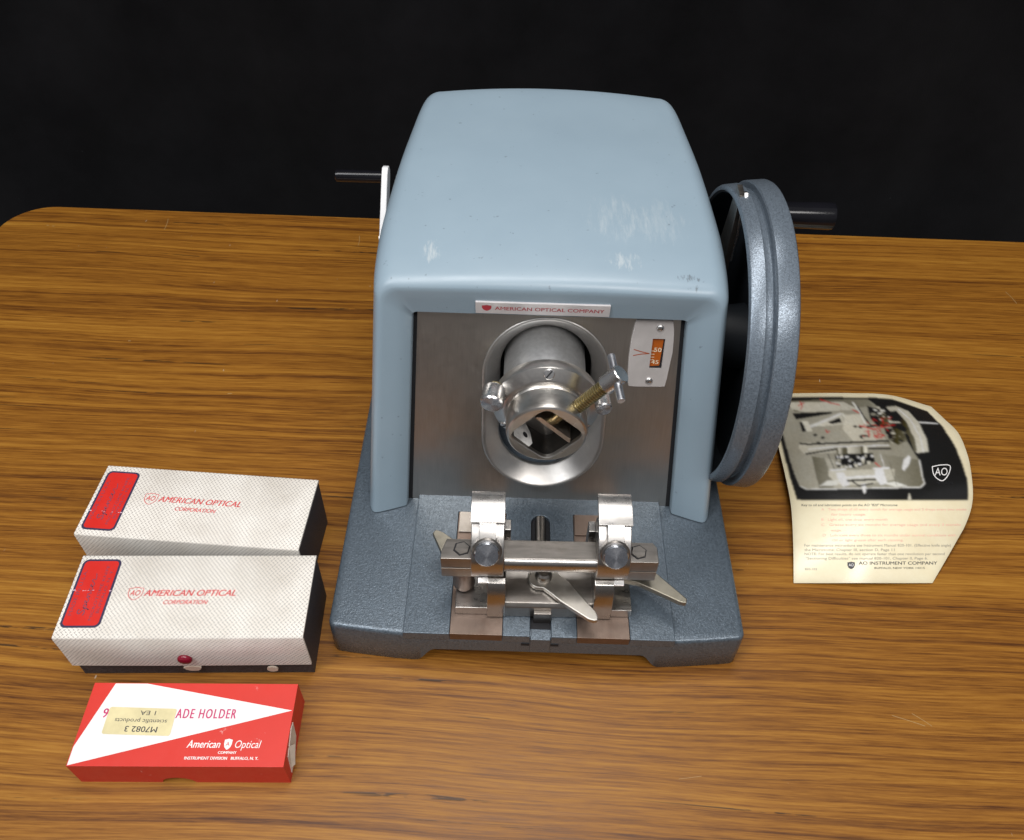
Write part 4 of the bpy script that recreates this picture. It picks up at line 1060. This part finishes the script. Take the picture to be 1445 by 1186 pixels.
    # reflections are left to the light; grain of the halftone
    ph = inside([(30, 78), (700, 84), (890, 120), (985, 240), (1070, 380), (1125, 530), (1124, 657), (174, 655), (140, 540), (90, 350), (40, 180)])
    C[ph] = np.clip((C[ph]-.22)*1.5+.13, .012, .62)*(1+.10*rng.randn(ph.sum()))[:, None]
    A = C.reshape(NV, NU, 3)
    for _ in range(5): A = (A*2+np.roll(A, 1, 0)+np.roll(A, -1, 0)+np.roll(A, 1, 1)+np.roll(A, -1, 1))/6
    C = np.clip(A.reshape(-1, 3), .01, .9)
    O = np.array((30., 18., 0.)); me = bpy.data.meshes.new('leaflet')
    vs2 = np.vstack([Pt, Pt-np.array((0, 0, .035))]); n = len(Pt)
    idx = np.arange(n).reshape(NV, NU); a = idx[:-1, :-1].ravel(); b = idx[:-1, 1:].ravel(); c = idx[1:, 1:].ravel(); d_ = idx[1:, :-1].ravel()
    F1 = np.stack([a, d_, c, b], 1); F2 = np.stack([a, b, c, d_], 1)+n
    rim = np.concatenate([idx[0, :], idx[1:, -1], idx[-1, ::-1][1:], idx[::-1, 0][1:-1]]); r1 = np.roll(rim, -1); F3 = np.stack([rim, r1, r1+n, rim+n], 1)
    Fa = np.vstack([F1, F2, F3])
    me.from_pydata(((vs2-O)*S).tolist(), [], Fa.tolist()); me.update()
    ca = me.color_attributes.new('print', 'FLOAT_COLOR', 'POINT'); back = np.tile(paper, (n, 1)); CC = np.hstack([np.vstack([C, back]), np.ones((2*n, 1))]); ca.data.foreach_set('color', CC.ravel().astype(np.float32))
    me.polygons.foreach_set('use_smooth', [True]*len(me.polygons)); me.materials.append(MAT['leaf']); me.set_sharp_from_angle(angle=math.radians(60))
    o = bpy.data.objects.new('leaflet', me); COL.objects.link(o); o.location = O*S; ORG[o.name] = Vector(O)
    finish_props(o, 'curled yellowed leaflet with a machine photo and faded text, lying right of the handwheel', 'leaflet')
    # lettering on the curved sheet
    def fX(X_, Y_, lift=.02):
        u, v = inv(X_, Y_); p = P(min(max(u, 0), 1), min(max(v, 0), 1))[0]; return Vector((p[0], p[1], p[2]+lift))
    f = lambda X_, Y_: fX(X_, -Y_)
    def T(m, s_, x0, x1, yb, h, bold=0): put_text(m, s_, f, x0, x1, -yb, -yb+h*(1.0 if bold else 1.45), bold=bold)
    m = MB(); T(m, 'AO INSTRUMENT COMPANY', 520, 958, 1016, 18, .012); obj('company_line', m, 'ink_dark', o, recalc=False); m = MB(); T(m, 'BUFFALO, NEW YORK 14215', 608, 888, 1040, 10, .01); obj('address_line', m, 'ink_dark', o, recalc=False); m = MB()
    T(m, 'Key to oil and lubrication points on the AO "820" Microtome', 202, 736, 690, 9)
    obj('caption_line', m, 'ink_dark', o, recalc=False)
    m = MB(); poly_fill(m, shield(478, -1020, 42, 42), f); obj('company_emblem', m, 'ink_dark', o, recalc=False)
    m = MB(); f_ = lambda X_, Y_: fX(X_, -Y_, .032); put_text(m, 'AO', f_, 464, 492, -1026, -1010); obj('shield_initials', m, 'white_ink', o, recalc=False)
    m = MB()
    T(m, 'A   Two drops of oil every month for average usage and 3 drops every two weeks', 312, 1120, 714, 9)
    T(m, 'for heavy usage.', 366, 560, 742, 9)
    T(m, 'B   Light oil, one drop every month', 312, 680, 770, 9)
    T(m, 'C   Grease every six months for average usage and every 3 months', 312, 1090, 799, 9)
    T(m, 'usage.', 366, 425, 829, 9)
    T(m, 'D   Lubricate every three to six months under normal conditions with', 320, 1060, 857, 9)
    T(m, 'Oil or light grease after each cleaning.', 372, 770, 884, 9); obj('red_text', m, 'ink_pink', o, recalc=False)
    m = MB()
    T(m, 'For maintenance instructions see Instrument Manual 820-101. (Effective knife angle)', 218, 1035, 914, 10)
    T(m, 'the Microtome: Chapter III, section D, Page 11', 218, 720, 939, 10)
    T(m, 'NOTE: For best results, do not operate faster than one revolution per second', 218, 1000, 962, 10)
    T(m, '"Sectioning Difficulties" see manual 820-101, Chapter II, Page 6.', 225, 905, 987, 10)
    T(m, '820-102', 220, 288, 1047, 8); obj('grey_text', m, 'ink_grey', o, recalc=False)
    m = MB(); sh = [(X_, -Y_) for X_, Y_ in [(928, 468), (975, 459), (1025, 462), (1024, 500), (1006, 530), (980, 546), (950, 528), (934, 500)]]
    stroke(m, sh+[sh[0]], 5, f, 4); put_text(m, 'AO', f, 944, 1014, -516, -474); obj('white_emblem', m, 'white_ink', o, recalc=False)
    m = MB(); T(m, 'MICROTOME', 950, 1042, 566, 10); obj('emblem_caption', m, 'void', o, recalc=False)
leaflet()
